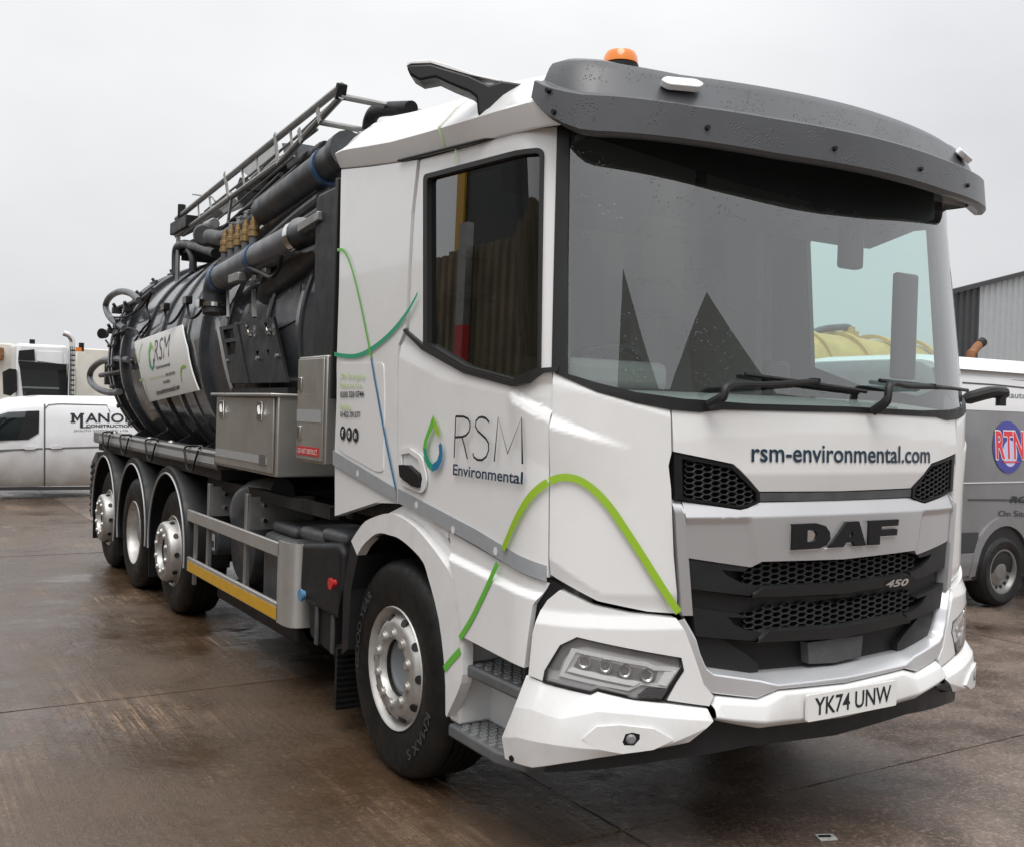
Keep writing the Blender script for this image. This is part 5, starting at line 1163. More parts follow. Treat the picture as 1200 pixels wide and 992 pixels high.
b = MB(); b.bar(onx(272, 226, gx), onx(267, 262, gx), .03, .02, (1, 0, 0)); mb(b, 'rail_strut', 'galv')
# walkway plates, edge beams
def quadplate(name, pts, x0, mat, dx, th=.02):
    q = [onx(u, v, x0) for u, v in pts]; b = MB(); b.prism(q, (dx, 0, 0)); return mb(b, name, mat)
WZ = 3.36
for y0, y1 in ((7.05, 7.9), (5.25, 6.15)):
    b = MB(); b.box((-.66, y0, WZ), (.30, y1, WZ+.012)); tp_ = mb(b, 'tread_plate', 'treadplate')
    sb = MB(); k = 0; y = y0+.04
    while y < y1-.03:
        x = -.62+(.035 if k % 2 else 0)
        while x < .27: sb.bar((x-.02, y-.02*(1 if k % 2 else -1), WZ+.014), (x+.02, y+.02*(1 if k % 2 else -1), WZ+.014), .016, .010); x += .07
        y += .055; k += 1
    o = sub_mb(tp_, sb, 'tread_pattern', 'treadplate'); o['kind'] = 'stuff'
for y0, z0 in ((5.2, WZ-.02), (6.25, WZ-.02), (6.9, WZ-.02), (7.95, WZ-.02)):
    b = MB(); b.box((-.68, y0, z0-.14), (.32, y0+.05, z0+.02)); mb(b, 'walkway_beam', 'frame')
b = MB(); b.box((-.69, 4.2, WZ-.10), (-.64, 8.1, WZ+.0)); mb(b, 'walkway_edge', 'frame')
# upstanding stair riser plates (dull steel) seen between the rails
for (P4, mt) in (([(283, 200), (322, 168), (330, 190), (300, 215)], 'treadplate'), ([(330, 168), (349, 168), (349, 190), (337, 198)], 'hosegrey'), ([(250, 240), (268, 228), (285, 240), (262, 250)], 'treadplate'), ([(281, 208), (318, 214), (312, 224), (276, 222)], 'frame'), ([(277, 226), (316, 226), (290, 244), (280, 240)], 'frame')):
    q = [onx(u, v, gx+.12) for u, v in P4]; b = MB(); b.prism(q, (.9, 0, 0)) if mt != 'treadplate' else b.prism(q, (.05, 0, 0)); mb(b, 'riser_plate', mt)
b = MB(); q0, q1 = onx(352, 163, -.6), onx(398, 169, -.6)
b.box((-.62, 3.62, 3.56), (.5, 4.25, 3.60)); mb(b, 'top_hatch_lid', 'galv', bev=.006)
b = MB(); b.box((-.60, 3.66, 3.25), (.5, 4.2, 3.56)); mb(b, 'top_hatch_box', 'frame', bev=.01)
for (u_, v_) in ((360, 187), (372, 181), (379, 176)):
    p_ = onx(u_, v_, -.8); b = MB(); b.cyl(p_-Vector((0, .05, 0)), p_+Vector((0, .05, 0)), .055, n=16); b.cyl(p_-Vector((0, 0, .08)), p_+Vector((0, 0, .05)), .035, n=12); mb(b, 'hydraulic_motor', 'black', bev=.008)
# rear end box of the rail with its post
b = MB(); b.box(onx(204, 277, gx)+Vector((-.05, -.02, 0)), onx(224, 252, gx)+Vector((.1, 0, 0))); mb(b, 'rail_end_box', 'black', bev=.01)
p_ = onx(213, 246, gx); b = MB(); b.cyl(p_-Vector((0, 0, .08)), p_+Vector((0, 0, .05)), .04, n=12); mb(b, 'rail_stop', 'black')
b = MB(); q0 = onx(209, 278, gx); b.cyl(q0, Vector((q0.x, q0.y, 2.95)), .022, n=10); mb(b, 'rail_post', 'galv')
b = MB(); q0 = onx(247, 264, gx-.05); b.cyl(q0+Vector((0, -.12, 0)), q0+Vector((0, .12, .0)), .05, n=14); mb(b, 'rail_cylinder', 'galv', bev=.006)
ptube('breather_pipe', [(206, 322), (206, 300), (208, 290), (216, 286), (232, 290), (252, 297)], -.72, .042, 'pipe', 12, 4)
ptube('breather_pipe', [(222, 292), (226, 302), (226, 318)], -.70, .038, 'pipe', 12, 4)
p_ = onx(241, 276, -.85); b = MB(); b.lathe([(.001, -.1), (.08, -.1), (.10, -.06), (.10, .06), (.08, .1), (.001, .1)], p_, (.5, 1, .1), 18); mb(b, 'vent_drum', 'pipe')
ptube('exhaust_elbow', [(432, 152), (434, 140), (440, 131), (452, 128), (482, 127)], -.35, .05, 'black', 14, 4)
for k, (u0, v0, u1, v1) in enumerate(((262, 268, 330, 205), (300, 262, 345, 205), (282, 250, 350, 196))):
    ptube('hydraulic_line', [(u0, v0), ((u0+u1)/2-4, (v0+v1)/2+5), (u1, v1)], -.84-.03*k, .022, 'black', 8, 4)
for k in range(5):
    p_ = onx(276+9*k, 266-7*k, -.92); b = MB(); b.box(p_-Vector((.04, .05, .03)), p_+Vector((.04, .05, .03))); mb(b, 'pipe_clip', 'tankrib', bev=.006)

q = [onx(u, v, -.52) for u, v in ((222, 268), (262, 250), (300, 228), (345, 192), (352, 170), (335, 178), (300, 205), (262, 236))]
b = MB(); b.prism(q, (.04, 0, 0)); mb(b, 'walkway_side', 'frame')

for p0, p1, r_ in (((228, 262), (352, 168), .009), ((250, 262), (345, 183), .009), ((262, 240), (392, 118), .008), ((300, 214), (368, 150), .010), ((215, 262), (240, 250), .012)):
    ptube('tie_rod', [p0, p1], gx+.08, r_, 'galv', 6, 0)
for u0, v0, u1, v1 in ((232, 238, 234, 262), (245, 228, 248, 250), (283, 195, 287, 222), (300, 183, 304, 206), (340, 150, 343, 178)):
    b = MB(); b.bar(onx(u0, v0, gx), onx(u1, v1, gx), .025, .012, (1, 0, 0)); mb(b, 'rail_bracket', 'galv')
for k in range(6):
    ptube('hydraulic_line', [(268+9*k, 262-6*k), (282+9*k, 262-7*k), (296+10*k, 246-9*k)], -.95, .012, 'black', 6, 4)
for (u_, v_) in ((285, 318), (300, 326), (312, 318)):
    p_ = onx(u_, v_, -1.14); b = MB(); b.box(p_-Vector((.02, .04, .02)), p_+Vector((.02, .04, .02))); mb(b, 'pipe_clip', 'galv', bev=.005)
# ================================================================== the yard
def ground_mat(name, tined, base, base2, dry):
    m = bpy.data.materials.new(name); m.use_nodes = True; N, L = nodes(m); b = N['Principled BSDF']
    g = N.new('ShaderNodeNewGeometry'); 
    def noise(sc, det=6, ro=.6, mapping=None):
        n = N.new('ShaderNodeTexNoise'); n.inputs['Scale'].default_value = sc; n.inputs['Detail'].default_value = det; n.inputs['Roughness'].default_value = ro
        if mapping:
            mp_ = N.new('ShaderNodeMapping'); mp_.inputs['Scale'].default_value = mapping; L.new(g.outputs['Position'], mp_.inputs[0]); L.new(mp_.outputs[0], n.inputs[0])
        else: L.new(g.outputs['Position'], n.inputs[0])
        return n.outputs[0]
    def ramp_(src, p0, p1, c0, c1):
        r = N.new('ShaderNodeValToRGB'); r.color_ramp.elements[0].position = p0; r.color_ramp.elements[1].position = p1
        r.color_ramp.elements[0].color = (*c0, 1); r.color_ramp.elements[1].color = (*c1, 1); L.new(src, r.inputs[0]); return r.outputs[0]
    def mixc(f, a, b_, mode='MIX', fac=None):
        x = N.new('ShaderNodeMix'); x.data_type = 'RGBA'; x.blend_type = mode
        if f is None: x.inputs[0].default_value = fac
        else: L.new(f, x.inputs[0])
        for i, s in ((6, a), (7, b_)):
            if isinstance(s, tuple): x.inputs[i].default_value = (*s, 1)
            else: L.new(s, x.inputs[i])
        return x.outputs[2]
    def mth(op, a, b_):
        x = N.new('ShaderNodeMath'); x.operation = op
        for i, s in ((0, a), (1, b_)):
            if isinstance(s, (int, float)): x.inputs[i].default_value = s
            else: L.new(s, x.inputs[i])
        return x.outputs[0]
    big = noise(.55, 5, .6); mid = noise(2.6, 8, .65); fine = noise(38, 4, .7); spk = noise(120, 2, .8)
    col = ramp_(big, .32, .68, base, base2)
    col = mixc(ramp_(mid, .42, .70, (0, 0, 0), (.8,)*3), col, tuple(c*.55 for c in base))
    col = mixc(ramp_(fine, .50, .68, (0, 0, 0), (.6,)*3), col, tuple(min(1, c*1.9) for c in base2))
    col = mixc(ramp_(spk, .60, .70, (0, 0, 0), (.8,)*3), col, (.42, .35, .28)); col = mixc(ramp_(noise(70, 3, .7), .30, .42, (.75,)*3, (0, 0, 0)), col, tuple(c*.35 for c in base))
    # wet film: low patches shine, high ones are only damp
    wet = ramp_(noise(.9, 6, .62), .36, .62, (1, 1, 1), (0, 0, 0))
    rough = mth('ADD', mth('MULTIPLY', ramp_(noise(.9, 6, .62), .38, .64, (.07,)*3, (dry,)*3), 1), mth('MULTIPLY', fine, .12))
    col = mixc(wet, col, mixc(None, col, (.40, .37, .34), 'MULTIPLY', 1.0), fac=None)
    h = mth('MULTIPLY', fine, .5); h = mth('ADD', h, mth('MULTIPLY', spk, .75)); h = mth('ADD', h, mth('MULTIPLY', noise(7, 5, .6), .9))
    if tined:
        # brushed grooves run along the yard, wandering and worn away in patches
        msk = ramp_(noise(.9, 5, .65, (1.2, .6, 1)), .36, .66, (.12,)*3, (1,)*3)
        st = noise(26, 3, .55, (1, .018, 1)); st2 = noise(60, 2, .5, (1, .03, 1))
        tl = mth('MULTIPLY', mth('ADD', mth('MULTIPLY', st, 1.2), mth('MULTIPLY', st2, .5)), msk)
        h = mth('ADD', h, mth('MULTIPLY', tl, .9))
        col = mixc(ramp_(mth('MULTIPLY', st, msk), .30, .62, (.75,)*3, (0, 0, 0)), col, tuple(c*.42 for c in base))
        col = mixc(ramp_(mth('MULTIPLY', st2, msk), .50, .70, (0, 0, 0), (.5,)*3), col, tuple(min(1, c*1.9) for c in base2))
    dryf = mth('SUBTRACT', 1.0, mth('MULTIPLY', ramp_(noise(.9, 6, .62), .36, .58, (1, 1, 1), (0, 0, 0)), .88)); h = mth('MULTIPLY', h, dryf)   # the film levels the relief
    L.new(col, b.inputs['Base Color']); L.new(rough, b.inputs['Roughness']); b.inputs['Specular IOR Level'].default_value = .55
    bp_ = N.new('ShaderNodeBump'); bp_.inputs['Strength'].default_value = .75; bp_.inputs['Distance'].default_value = .008
    L.new(h, bp_.inputs['Height']); L.new(bp_.outputs[0], b.inputs['Normal'])
    MATS[name] = m
ground_mat('concrete_tined', True, (.13, .080, .046), (.27, .182, .118), .34)
ground_mat('concrete_worn', False, (.13, .094, .074), (.25, .19, .155), .34)
P('joint', (.03, .024, .02), .6, vary=.3, vscale=8)
b = MB(); b.box((-300, -200, -.30), (400, 500, -.012)); gr = b.build('ground', 'concrete_worn'); gr['kind'] = 'structure'
random.seed(4)
XJ = [-17, -11.3, -5.9, -.62, 4.6, 9.8, 15]; YJ = [-9, -4.4, .60, 3.52, 6.62, 9.7, 12.8, 16.0, 19.2]
for i in range(len(XJ)-1):
    for j in range(len(YJ)-1):
        x0, x1, y0, y1 = XJ[i]+.007, XJ[i+1]-.007, YJ[j]+.007, YJ[j+1]-.007
        t = 'concrete_tined' if XJ[i] < -.7 and YJ[j] >= .5 else 'concrete_worn'
        n = 14; top = []                                # arrises chipped a little
        for (ax, ay, bx_, by_) in ((x0, y0, x1, y0), (x1, y0, x1, y1), (x1, y1, x0, y1), (x0, y1, x0, y0)):
            for k in range(n):
                f = k/n; px_, py_ = ax+(bx_-ax)*f, ay+(by_-ay)*f; jit = random.uniform(-.006, .006) if k else 0
                top.append((px_+(jit if ax == bx_ else 0), py_+(jit if ay == by_ else 0)))
        dz = random.uniform(-.003, .0)
        b = MB(); b.prism([(p[0], p[1], -.06) for p in top], (0, 0, .06+dz)); o = b.build('slab', t, gr, ang=30)
# chipped joint pieces and a shallow channel edge
for (u0, v0, u1, v1) in ((120, 822, 246, 811), (246, 811, 330, 797)):
    pass
def debris(pts, z, h, mat, name, label, cat):
    b = MB(); b.prism([(p[0], p[1], z) for p in pts], (0, 0, h)); o = b.build(name, mat); o['label'] = label; o['category'] = cat; return o
p_ = onz(966, 981, 0); q_ = onz(980, 986, 0)
P('litter', (.45, .45, .42), .6, vary=.3, vscale=60, dirt=((.05, .05, .05), .9, 30))
V2 = [(p_.x-.045, p_.y-.02), (p_.x+.03, p_.y-.045), (p_.x+.055, p_.y+.0), (p_.x-.02, p_.y+.035)]
lt = thing('crushed_packet', 'flattened white and dark paper packet lying on wet concrete ahead of lorry', 'litter', loc=(p_.x, p_.y, 0))
b = MB(); b.prism([(a-p_.x, c-p_.y, .001) for a, c in V2], (0, 0, .006)); o = b.build('packet_sheet', 'litter', lt)
b = MB(); b.prism([(-.03, .0, .0075), (.02, -.02, .0075), (.032, -.004, .0075), (-.02, .018, .0075)], (0, 0, .002)); o = b.build('packet_print', 'black', lt)

# ------------------------------------------------------------------ vans
def loft_body(name, stations, prof, mat, parent, axis_x=True, y_near=0, width=1.8, ang=40):
    """stations: (x, z_low, z_top, inset); prof: (inset at height fraction, fraction); near flank at y_near, body going to +y"""
    b = MB(); rows = []
    for x, zl, zt, ins in stations:
        L_ = [(x, y_near+ins+dx, zl+(zt-zl)*f) for dx, f in prof]; R_ = [(x, y_near+width-ins-dx, zl+(zt-zl)*f) for dx, f in reversed(prof)]
        rows.append(L_+R_)
    n = len(rows[0])
    for r_ in rows: b.V += [Vector(v) for v in r_]
    for i in range(len(rows)-1):
        for k in range(n): b.F.append((i*n+k, i*n+(k+1) % n, (i+1)*n+(k+1) % n, (i+1)*n+k))
    b.F.append(tuple(range(n))); b.F.append(tuple(range((len(rows)-1)*n+n-1, (len(rows)-1)*n-1, -1)))
    return b.build(name, mat, parent, ang=ang)
def vehicle_wheel(parent, x, y, r, out=-1, rim_mat='alloydark', wd=.22, spokes=0):
    b = MB(); o_ = Vector((x, y, r)); ax = (0, out, 0)
    b.lathe([(r*.62, .0), (r*.66, .008), (r*.85, .012), (r*.96, -.01), (r, -.035), (r, -wd+.03), (r*.9, -wd), (r*.6, -wd)], o_, ax, 40); w_ = b.build('wheel', 'rubber', parent)
    b = MB(); b.lathe([(r*.62, -.1), (r*.61, -.01), (r*.63, .002), (r*.58, .0), (r*.54, -.04), (r*.45, -.05), (r*.30, -.035), (r*.22, -.02), (r*.18, -.02), (.001, -.02)], o_, ax, 40); b.build('rim', rim_mat, w_)
    for k in range(14):
        t = 2*PI*k/14; c = o_+Vector((math.cos(t)*r*.47, out*-.044, math.sin(t)*r*.47)); b = MB(); b.cyl(c, c+Vector((0, out*.003, 0)), r*.055, n=8); b.build('rim_slot', 'dkplastic', w_)
    return w_
def dirty(name, col, z0, z1, dirt, rough=.35):
    """paint with road dirt thrown up from the sill (a coat of grime on the panel)"""
    m = P(name, col, rough, coat=.4, vary=.03); N, L = nodes(m); b_ = N['Principled BSDF']; src = b_.inputs['Base Color'].links[0].from_socket
    g = N.new('ShaderNodeNewGeometry'); s = N.new('ShaderNodeSeparateXYZ'); L.new(g.outputs['Position'], s.inputs[0])
    n = N.new('ShaderNodeTexNoise'); n.inputs['Scale'].default_value = 3; n.inputs['Detail'].default_value = 6; L.new(g.outputs['Position'], n.inputs[0])
    a_ = N.new('ShaderNodeMath'); a_.operation = 'MULTIPLY_ADD'; a_.inputs[1].default_value = .5; L.new(n.outputs[0], a_.inputs[0]); L.new(s.outputs[2], a_.inputs[2])
    r = N.new('ShaderNodeMapRange'); r.inputs[1].default_value = z0+.25; r.inputs[2].default_value = z1+.25; r.inputs[3].default_value = .85; r.inputs[4].default_value = 0; L.new(a_.outputs[0], r.inputs[0])
    x = N.new('ShaderNodeMix'); x.data_type = 'RGBA'; L.new(r.outputs[0], x.inputs[0]); L.new(src, x.inputs[6]); x.inputs[7].default_value = (*dirt, 1); L.new(x.outputs[2], b_.inputs['Base Color'])
dirty('vanwhite', (.74, .75, .77), .25, 1.15, (.22, .18, .145)); 
P('vangrey', (.23, .23, .24), .35, metal=.3, coat=.4, vary=.05, dirt=((.16, .14, .12), .4, 4)); P('vandark', (.035, .036, .04), .45, vary=.1)
P('seam', (.06, .06, .06), .6); P('logoblue', (.05, .05, .30), .35); P('logored', (.70, .03, .05), .35); P('logopale', (.55, .55, .80), .35); P('moulding', (.12, .125, .13), .5)
VPROF = [(.03, 0), (.0, .06), (-.0, .30), (.012, .46), (.03, .56), (.065, .74), (.10, .87), (.15, .935), (.24, .975), (.45, .995), (.7, 1.0)]
# --- white builder's van at the far left
Y1 = 16.6
mv = thing('white_van', 'small dirty white panel van lettered MANOR behind the tanker tail', 'van', loc=(0, Y1, 0))
def adopt(o, par):
    o.parent = par; o.matrix_parent_inverse = Matrix.Translation(par.location).inverted(); return o
xr = 2.05
bd = loft_body('body', [(xr, .50, 1.60, .12), (xr-.06, .30, 1.74, .05), (xr-.3, .22, 1.80, .0), (1.0, .22, 1.815, 0), (0, .22, 1.80, 0), (-.8, .22, 1.785, 0), (-1.3, .22, 1.73, .0), (-1.7, .22, 1.55, .02), (-2.05, .22, 1.22, .04), (-2.4, .24, 1.08, .07), (-2.62, .28, .92, .14), (-2.72, .40, .70, .30)], VPROF, 'vanwhite', None, y_near=Y1, width=1.78)
adopt(bd, mv)
P1 = Plane((0, Y1-.004, 0), (1, 0, 0), (0, 0, 1))
class Tumble:
    """flank plane leaning in with height like the body section"""
    def __init__(s, y, zl, zt, prof): s.y, s.zl, s.zt, s.pf = y, zl, zt, prof
    def ins(s, z):
        f = max(0, min(1, (z-s.zl)/(s.zt-s.zl)))
        for (a0, f0), (a1, f1) in zip(s.pf, s.pf[1:]):
            if f <= f1: return a0+(a1-a0)*(f-f0)/(f1-f0)
        return s.pf[-1][0]
    def ev(s, x, z, off=0): return Vector((x, s.y+s.ins(z)-off, z))
    def hit(s, u, v):
        yy = s.y
        for _ in range(4): p = ony(u, v, yy); yy = s.y+s.ins(p.z)
        return (p.x, p.z)
M1 = Tumble(Y1, .22, 1.80, VPROF)
def mpart(par, surf, name, pts, mat, off=.004, th=.01, px=True, holes=(), r=0): return adopt(panel(name, pts, mat, None, surf=surf, off=off, th=th, px=px, holes=holes, step=(.2, .06), r=r), par)
wn_ = mpart(mv, M1, 'side_window', [(-22, 500), (-6, 487), (10, 482.5), (46, 481), (45.5, 507), (33, 514.5), (-25, 517)], 'vanglass', off=.008)
adopt(panel('window_pillar', [(31, 481.5), (46, 481), (45.5, 507), (33, 514.5), (20, 514)], 'black', None, surf=M1, off=.012, th=.004, step=(.2, .06)), mv)
for pts in ([(52.3-.02*k, 473+8*k) for k in range(13)],): adopt(ribbon('door_seam', list(pts), .022, 'seam', None, surf=M1, off=.010, smooth=0), mv)
adopt(ribbon('door_seam', [(53, 478), (57, 474), (70, 473), (125, 474.5), (129, 483)], .016, 'seam', None, surf=M1, off=.010, smooth=0), mv)
mpart(mv, M1, 'rub_strip', [(-40, 528), (50, 524.3), (50, 526.3), (-40, 530)], 'moulding'); mpart(mv, M1, 'rub_strip', [(53, 524.2), (150, 521.5), (150, 523.6), (53, 526.2)], 'moulding')
for (u_, v_) in ((35, 523), (66, 522)):
    mpart(mv, M1, 'door_handle', [(u_-8, v_+2), (u_-5, v_-.5), (u_+5, v_-1), (u_+8, v_+1.5), (u_+5, v_+3), (u_-5, v_+3.5)], 'vanwhite', off=.03, th=.03)
mpart(mv, M1, 'sill', [(-60, 570.5), (150, 569), (150, 573), (-60, 574.5)], 'vandark', off=.006)
MP = [(0, 0), (0, .15), (.08, .15), (.08, .85), (0, .85), (0, 1), (.28, 1), (.5, .5), (.72, 1), (1, 1), (1, .85), (.92, .85), (.92, -.45), (1.5, -.45), (1.5, -.55), (.70, -.55), (.70, .62), (.5, .16), (.28, .62), (.28, .15), (.36, .15), (.36, 0)]
adopt(decal('van_lettering', [MP], 'ink', None, M1, off=.0075, frame=((82.5, 495), (98.5, 495), (82.5, 483.8))), mv)
adopt(lettering('van_lettering', 'ANOR', 'ink', None, M1, (100, 495), (158, 495), (100, 483.8), off=.007, bold=.02), mv)
adopt(lettering('van_lettering', 'CONSTRUCTION', 'ink', None, M1, (101, 500.5), (155, 500.5), (101, 497), off=.007, bold=.03), mv)
adopt(lettering('van_lettering', '(SOUTH YORKSHIRE) LTD', 'ink', None, M1, (86.5, 506), (150, 506), (86.5, 503.2), off=.007, bold=.0), mv)
for x in (-1.95, 1.15): adopt(vehicle_wheel(None, x, Y1+.02, .315), mv)
b = MB(); b.box((xr-.6, Y1+.2, .28), (-2.5, Y1+1.6, .35)); adopt(b.build('underbody', 'vandark'), mv)
b = MB(); q_ = ony(36, 467, Y1+.6); b.box((q_.x-.1, Y1+.5, 1.79), (q_.x+.1, Y1+.62, 1.84)); adopt(b.build('roof_aerial', 'black'), mv)
# --- grey and white workshop van at the right
Y2 = 3.15
rv = thing('workshop_van', 'large panel van with white top and grey sides carrying round blue RTN logo', 'van', loc=(0, Y2, 0))
VP2 = [(.03, 0), (.0, .08), (.0, .32), (.004, .50), (.02, .62), (.05, .78), (.09, .90), (.14, .955), (.24, .985), (.45, .998), (.7, 1.0)]
M2 = Tumble(Y2, .28, 2.42, VP2)
adopt(loft_body('body', [(5.02, .50, 2.25, .10), (5.06, .36, 2.36, .03), (5.25, .28, 2.42, 0), (6.5, .28, 2.43, 0), (8.5, .28, 2.43, 0), (9.3, .28, 2.38, 0), (9.8, .28, 2.05, .03), (10.3, .28, 1.45, .06), (10.9, .3, 1.15, .12), (11.05, .4, .8, .3)], VP2, 'vangrey', None, y_near=Y2, width=2.0), rv)
P('vantop', (.74, .745, .75), .35, coat=.4, vary=.02)
mpart(rv, M2, 'upper_panel', [(5.07, 1.90), (9.2, 1.90), (9.2, 2.30), (5.07, 2.30)], 'vantop', px=False, off=.004, th=.008)
b = loft_body('roof_skin', [(5.08, 2.28, 2.372, .075), (5.25, 2.28, 2.428, .055), (6.5, 2.28, 2.438, .055), (8.5, 2.28, 2.438, .055), (9.2, 2.26, 2.40, .06)], [(0, 0), (.04, .35), (.10, .68), (.20, .88), (.4, .99), (.7, 1.0)], 'vantop', None, y_near=Y2, width=2.0); adopt(b, rv)
adopt(ribbon('roof_seam', [(1127, 448.5), (1165, 451), (1199, 454.5), (1225, 457)], .014, 'seam', None, surf=M2, off=.008, smooth=0), rv)
mpart(rv, M2, 'rub_strip', [(5.08, 1.205), (9.0, 1.205), (9.0, 1.215), (5.08, 1.215)], 'lampwhite', px=False, off=.006)
adopt(ribbon('panel_crease', [(1134, 585), (1200, 585.5)], .018, 'seam', None, surf=M2, off=.004, smooth=0), rv)
c_ = M2.hit(1181, 523.5); R_ = .252
def circ(r): return [(c_[0]+r*math.cos(2*PI*k/40), c_[1]+r*math.sin(2*PI*k/40)) for k in range(40)]
lg = adopt(decal('logo_disc', [circ(R_)], 'logoblue', None, M2, px=False, off=.008), rv)
adopt(decal('logo_glow', [[(c_[0]+.02+.12*math.cos(2*PI*k/24), c_[1]-.06+.13*math.sin(2*PI*k/24)) for k in range(24)]], 'logopale', None, M2, px=False, off=.0095), rv)
adopt(lettering('logo_letters', 'RTN', 'plate', None, M2, (c_[0]-.215, c_[1]-.125), (c_[0]+.255, c_[1]-.125), (c_[0]-.215, c_[1]+.165), px=False, off=.011, bold=.05), rv)
adopt(lettering('logo_letters', 'RTN', 'logored', None, M2, (c_[0]-.205, c_[1]-.115), (c_[0]+.245, c_[1]-.115), (c_[0]-.205, c_[1]+.155), px=False, off=.0125, bold=.02), rv)
adopt(decal('logo_line', [[(c_[0]-.10, c_[1]-.15), (c_[0]+.15, c_[1]-.15), (c_[0]+.15, c_[1]-.135), (c_[0]-.10, c_[1]-.135)]], 'logored', None, M2, px=False, off=.0125), rv)
adopt(lettering('van_lettering', 'www.rtnrlautomotive', 'moulding', None, M2, (1134.5, 464), (1232, 468.5), (1134.5, 456.5), off=.0085, bold=.0, ref='wtl'), rv)
adopt(lettering('van_lettering', 'RCV Services', 'ink', None, M2, (1183, 588.5), (1258, 589.5), (1183, 580.5), off=.0085, bold=.03, shear=.25), rv)
adopt(lettering('van_lettering', 'On Site Testing', 'ink', None, M2, (1169.5, 606.5), (1238, 607), (1169.5, 597.5), off=.0085), rv)
ARC = [(1155, 632), (1158, 622), (1166, 615), (1176, 613), (1186, 616), (1194, 624), (1198, 634), (1200, 650), (1197, 650), (1193, 637), (1187, 628), (1178, 623), (1168, 626), (1162, 633), (1158, 642)]
wx = M2.hit(1170, 675)[0]
def arcpts(r0, r1, a0, a1, n=16): return [(wx+r1*math.cos(math.radians(a0+(a1-a0)*k/n)), .36+r1*math.sin(math.radians(a0+(a1-a0)*k/n))) for k in range(n+1)]+[(wx+r0*math.cos(math.radians(a1+(a0-a1)*k/n)), .36+r0*math.sin(math.radians(a1+(a0-a1)*k/n))) for k in range(n+1)]
mpart(rv, M2, 'wheel_arch', arcpts(.43, .52, -5, 185), 'vangrey', px=False, off=.03, th=.03)
mpart(rv, M2, 'arch_opening', arcpts(.05, .43, -12, 192), 'dkplastic', px=False, off=.006, th=.004)
mpart(rv, M2, 'side_moulding', [(5.08, .56), (wx-.46, .56), (wx-.41, .74), (5.06, .75)], 'vandark', px=False, off=.02, th=.02); mpart(rv, M2, 'side_moulding', [(wx+.46, .56), (9.2, .56), (9.2, .75), (wx+.41, .74)], 'vandark', px=False, off=.02, th=.02)
mpart(rv, M2, 'bumper', [(5.02, .33), (wx-.50, .33), (wx-.44, .55), (5.02, .55)], 'vangrey', px=False, off=.025, th=.03)
adopt(vehicle_wheel(None, wx, Y2-.02, .345), rv); adopt(vehicle_wheel(None, wx+3.7, Y2-.02, .345), rv)
for x in (wx, wx+3.7): adopt(vehicle_wheel(None, x, Y2+1.96, .345, out=1), rv)
b = MB(); b.box((5.3, Y2+.3, .3), (10.5, Y2+1.7, .45)); adopt(b.build('underbody', 'vandark'), rv)
# ------------------------------------------------------------------ yellow tanker trailer seen through the cab
P('yellow', (.55, .36, .08), .5, vary=.12, vscale=2, dirt=((.25, .17, .08), .5, 3)); P('rust', (.20, .085, .035), .75, vary=.3, vscale=8)
YT = 9.2; xa, xb = ony(905, 395, YT).x, ony(1075, 400, YT).x
yt = thing('yellow_tank_trailer', 'yellow ribbed tank trailer seen through the cab beyond the grey workshop van', 'trailer', loc=(xa+2, YT, 0))
ztop = ony(990, 391, YT).z; zc2 = ztop-.9
yb = MB(); yb.lathe([(.001, -.25), (.5, -.2), (.8, -.08), (.88, .1), (.88, xb-xa-.1), (.8, xb-xa+.1), (.001, xb-xa+.2)], (xa, YT, zc2), (1, 0, -.02), 48); adopt(yb.build('tank', 'yellow'), yt)
for k in range(4):
    b = MB(); b.lathe([(.86, 0), (.92, 0), (.92, .10), (.86, .10)], (xa+.5+(xb-xa)/4*k, YT, zc2), (1, 0, 0), 48); adopt(b.build('tank_rib', 'yellow'), yt)
q_ = ony(995, 393, YT); b = MB(); b.cyl(q_-Vector((0, 0, .05)), q_+Vector((0, 0, .06)), .16, n=18); b.cyl(q_+Vector((0, 0, .06)), q_+Vector((0, 0, .14)), .10, n=14); adopt(b.build('manhole', 'yellow'), yt)
b = MB(); b.tube(smoothpath([ony(950, 391, YT), ony(965, 386, YT), ony(980, 384, YT), ony(994, 384, YT), ony(996, 390, YT)], 5), .06, 10); adopt(b.build('vent_hose', 'pipe'), yt)
b = MB(); b.box((xa+.1, YT-.5, .75), (xb, YT+.5, zc2-.80)); adopt(b.build('chassis', 'frame'), yt)
for t in (.55, .85):
    for s in (-1, 1):
        c_ = Vector((xa+(xb-xa)*t, YT+.85*s, .5)); b = MB(); b.lathe([(.001, -.02), (.26, -.02), (.28, 0), (.48, .01), (.5, -.03), (.5, -.28), (.28, -.3)], c_, (0, s, 0), 36); adopt(b.build('wheel', 'rubber'), yt)
b = MB(); b.box((xa+.4, YT-.3, .0), (xa+.55, YT-.15, .80)); adopt(b.build('landing_leg', 'frame'), yt)
# rusty stack above the van roof
rs = thing('rusty_stack', 'rusty bent exhaust stack standing behind the grey workshop van', 'stack', loc=(8.6, 5.35, 0))
b = MB(); k_ = ony(1137, 428, 5.35); t_ = ony(1149, 402, 5.35)
b.tube(smoothpath([(k_.x, 5.35, 0), (k_.x, 5.35, 1.5), (k_.x, 5.35, k_.z+.05), (k_.x+.05, 5.35, (k_.z+t_.z)/2+.02), (t_.x, 5.35, t_.z)], 5), .055, 12); adopt(b.build('pipe', 'rust'), rs)
b = MB(); b.tube([(t_.x-.03, 5.35, t_.z-.02), (t_.x+.05, 5.35, t_.z+.02)], .062, 12); adopt(b.build('pipe_mouth', 'black'), rs)
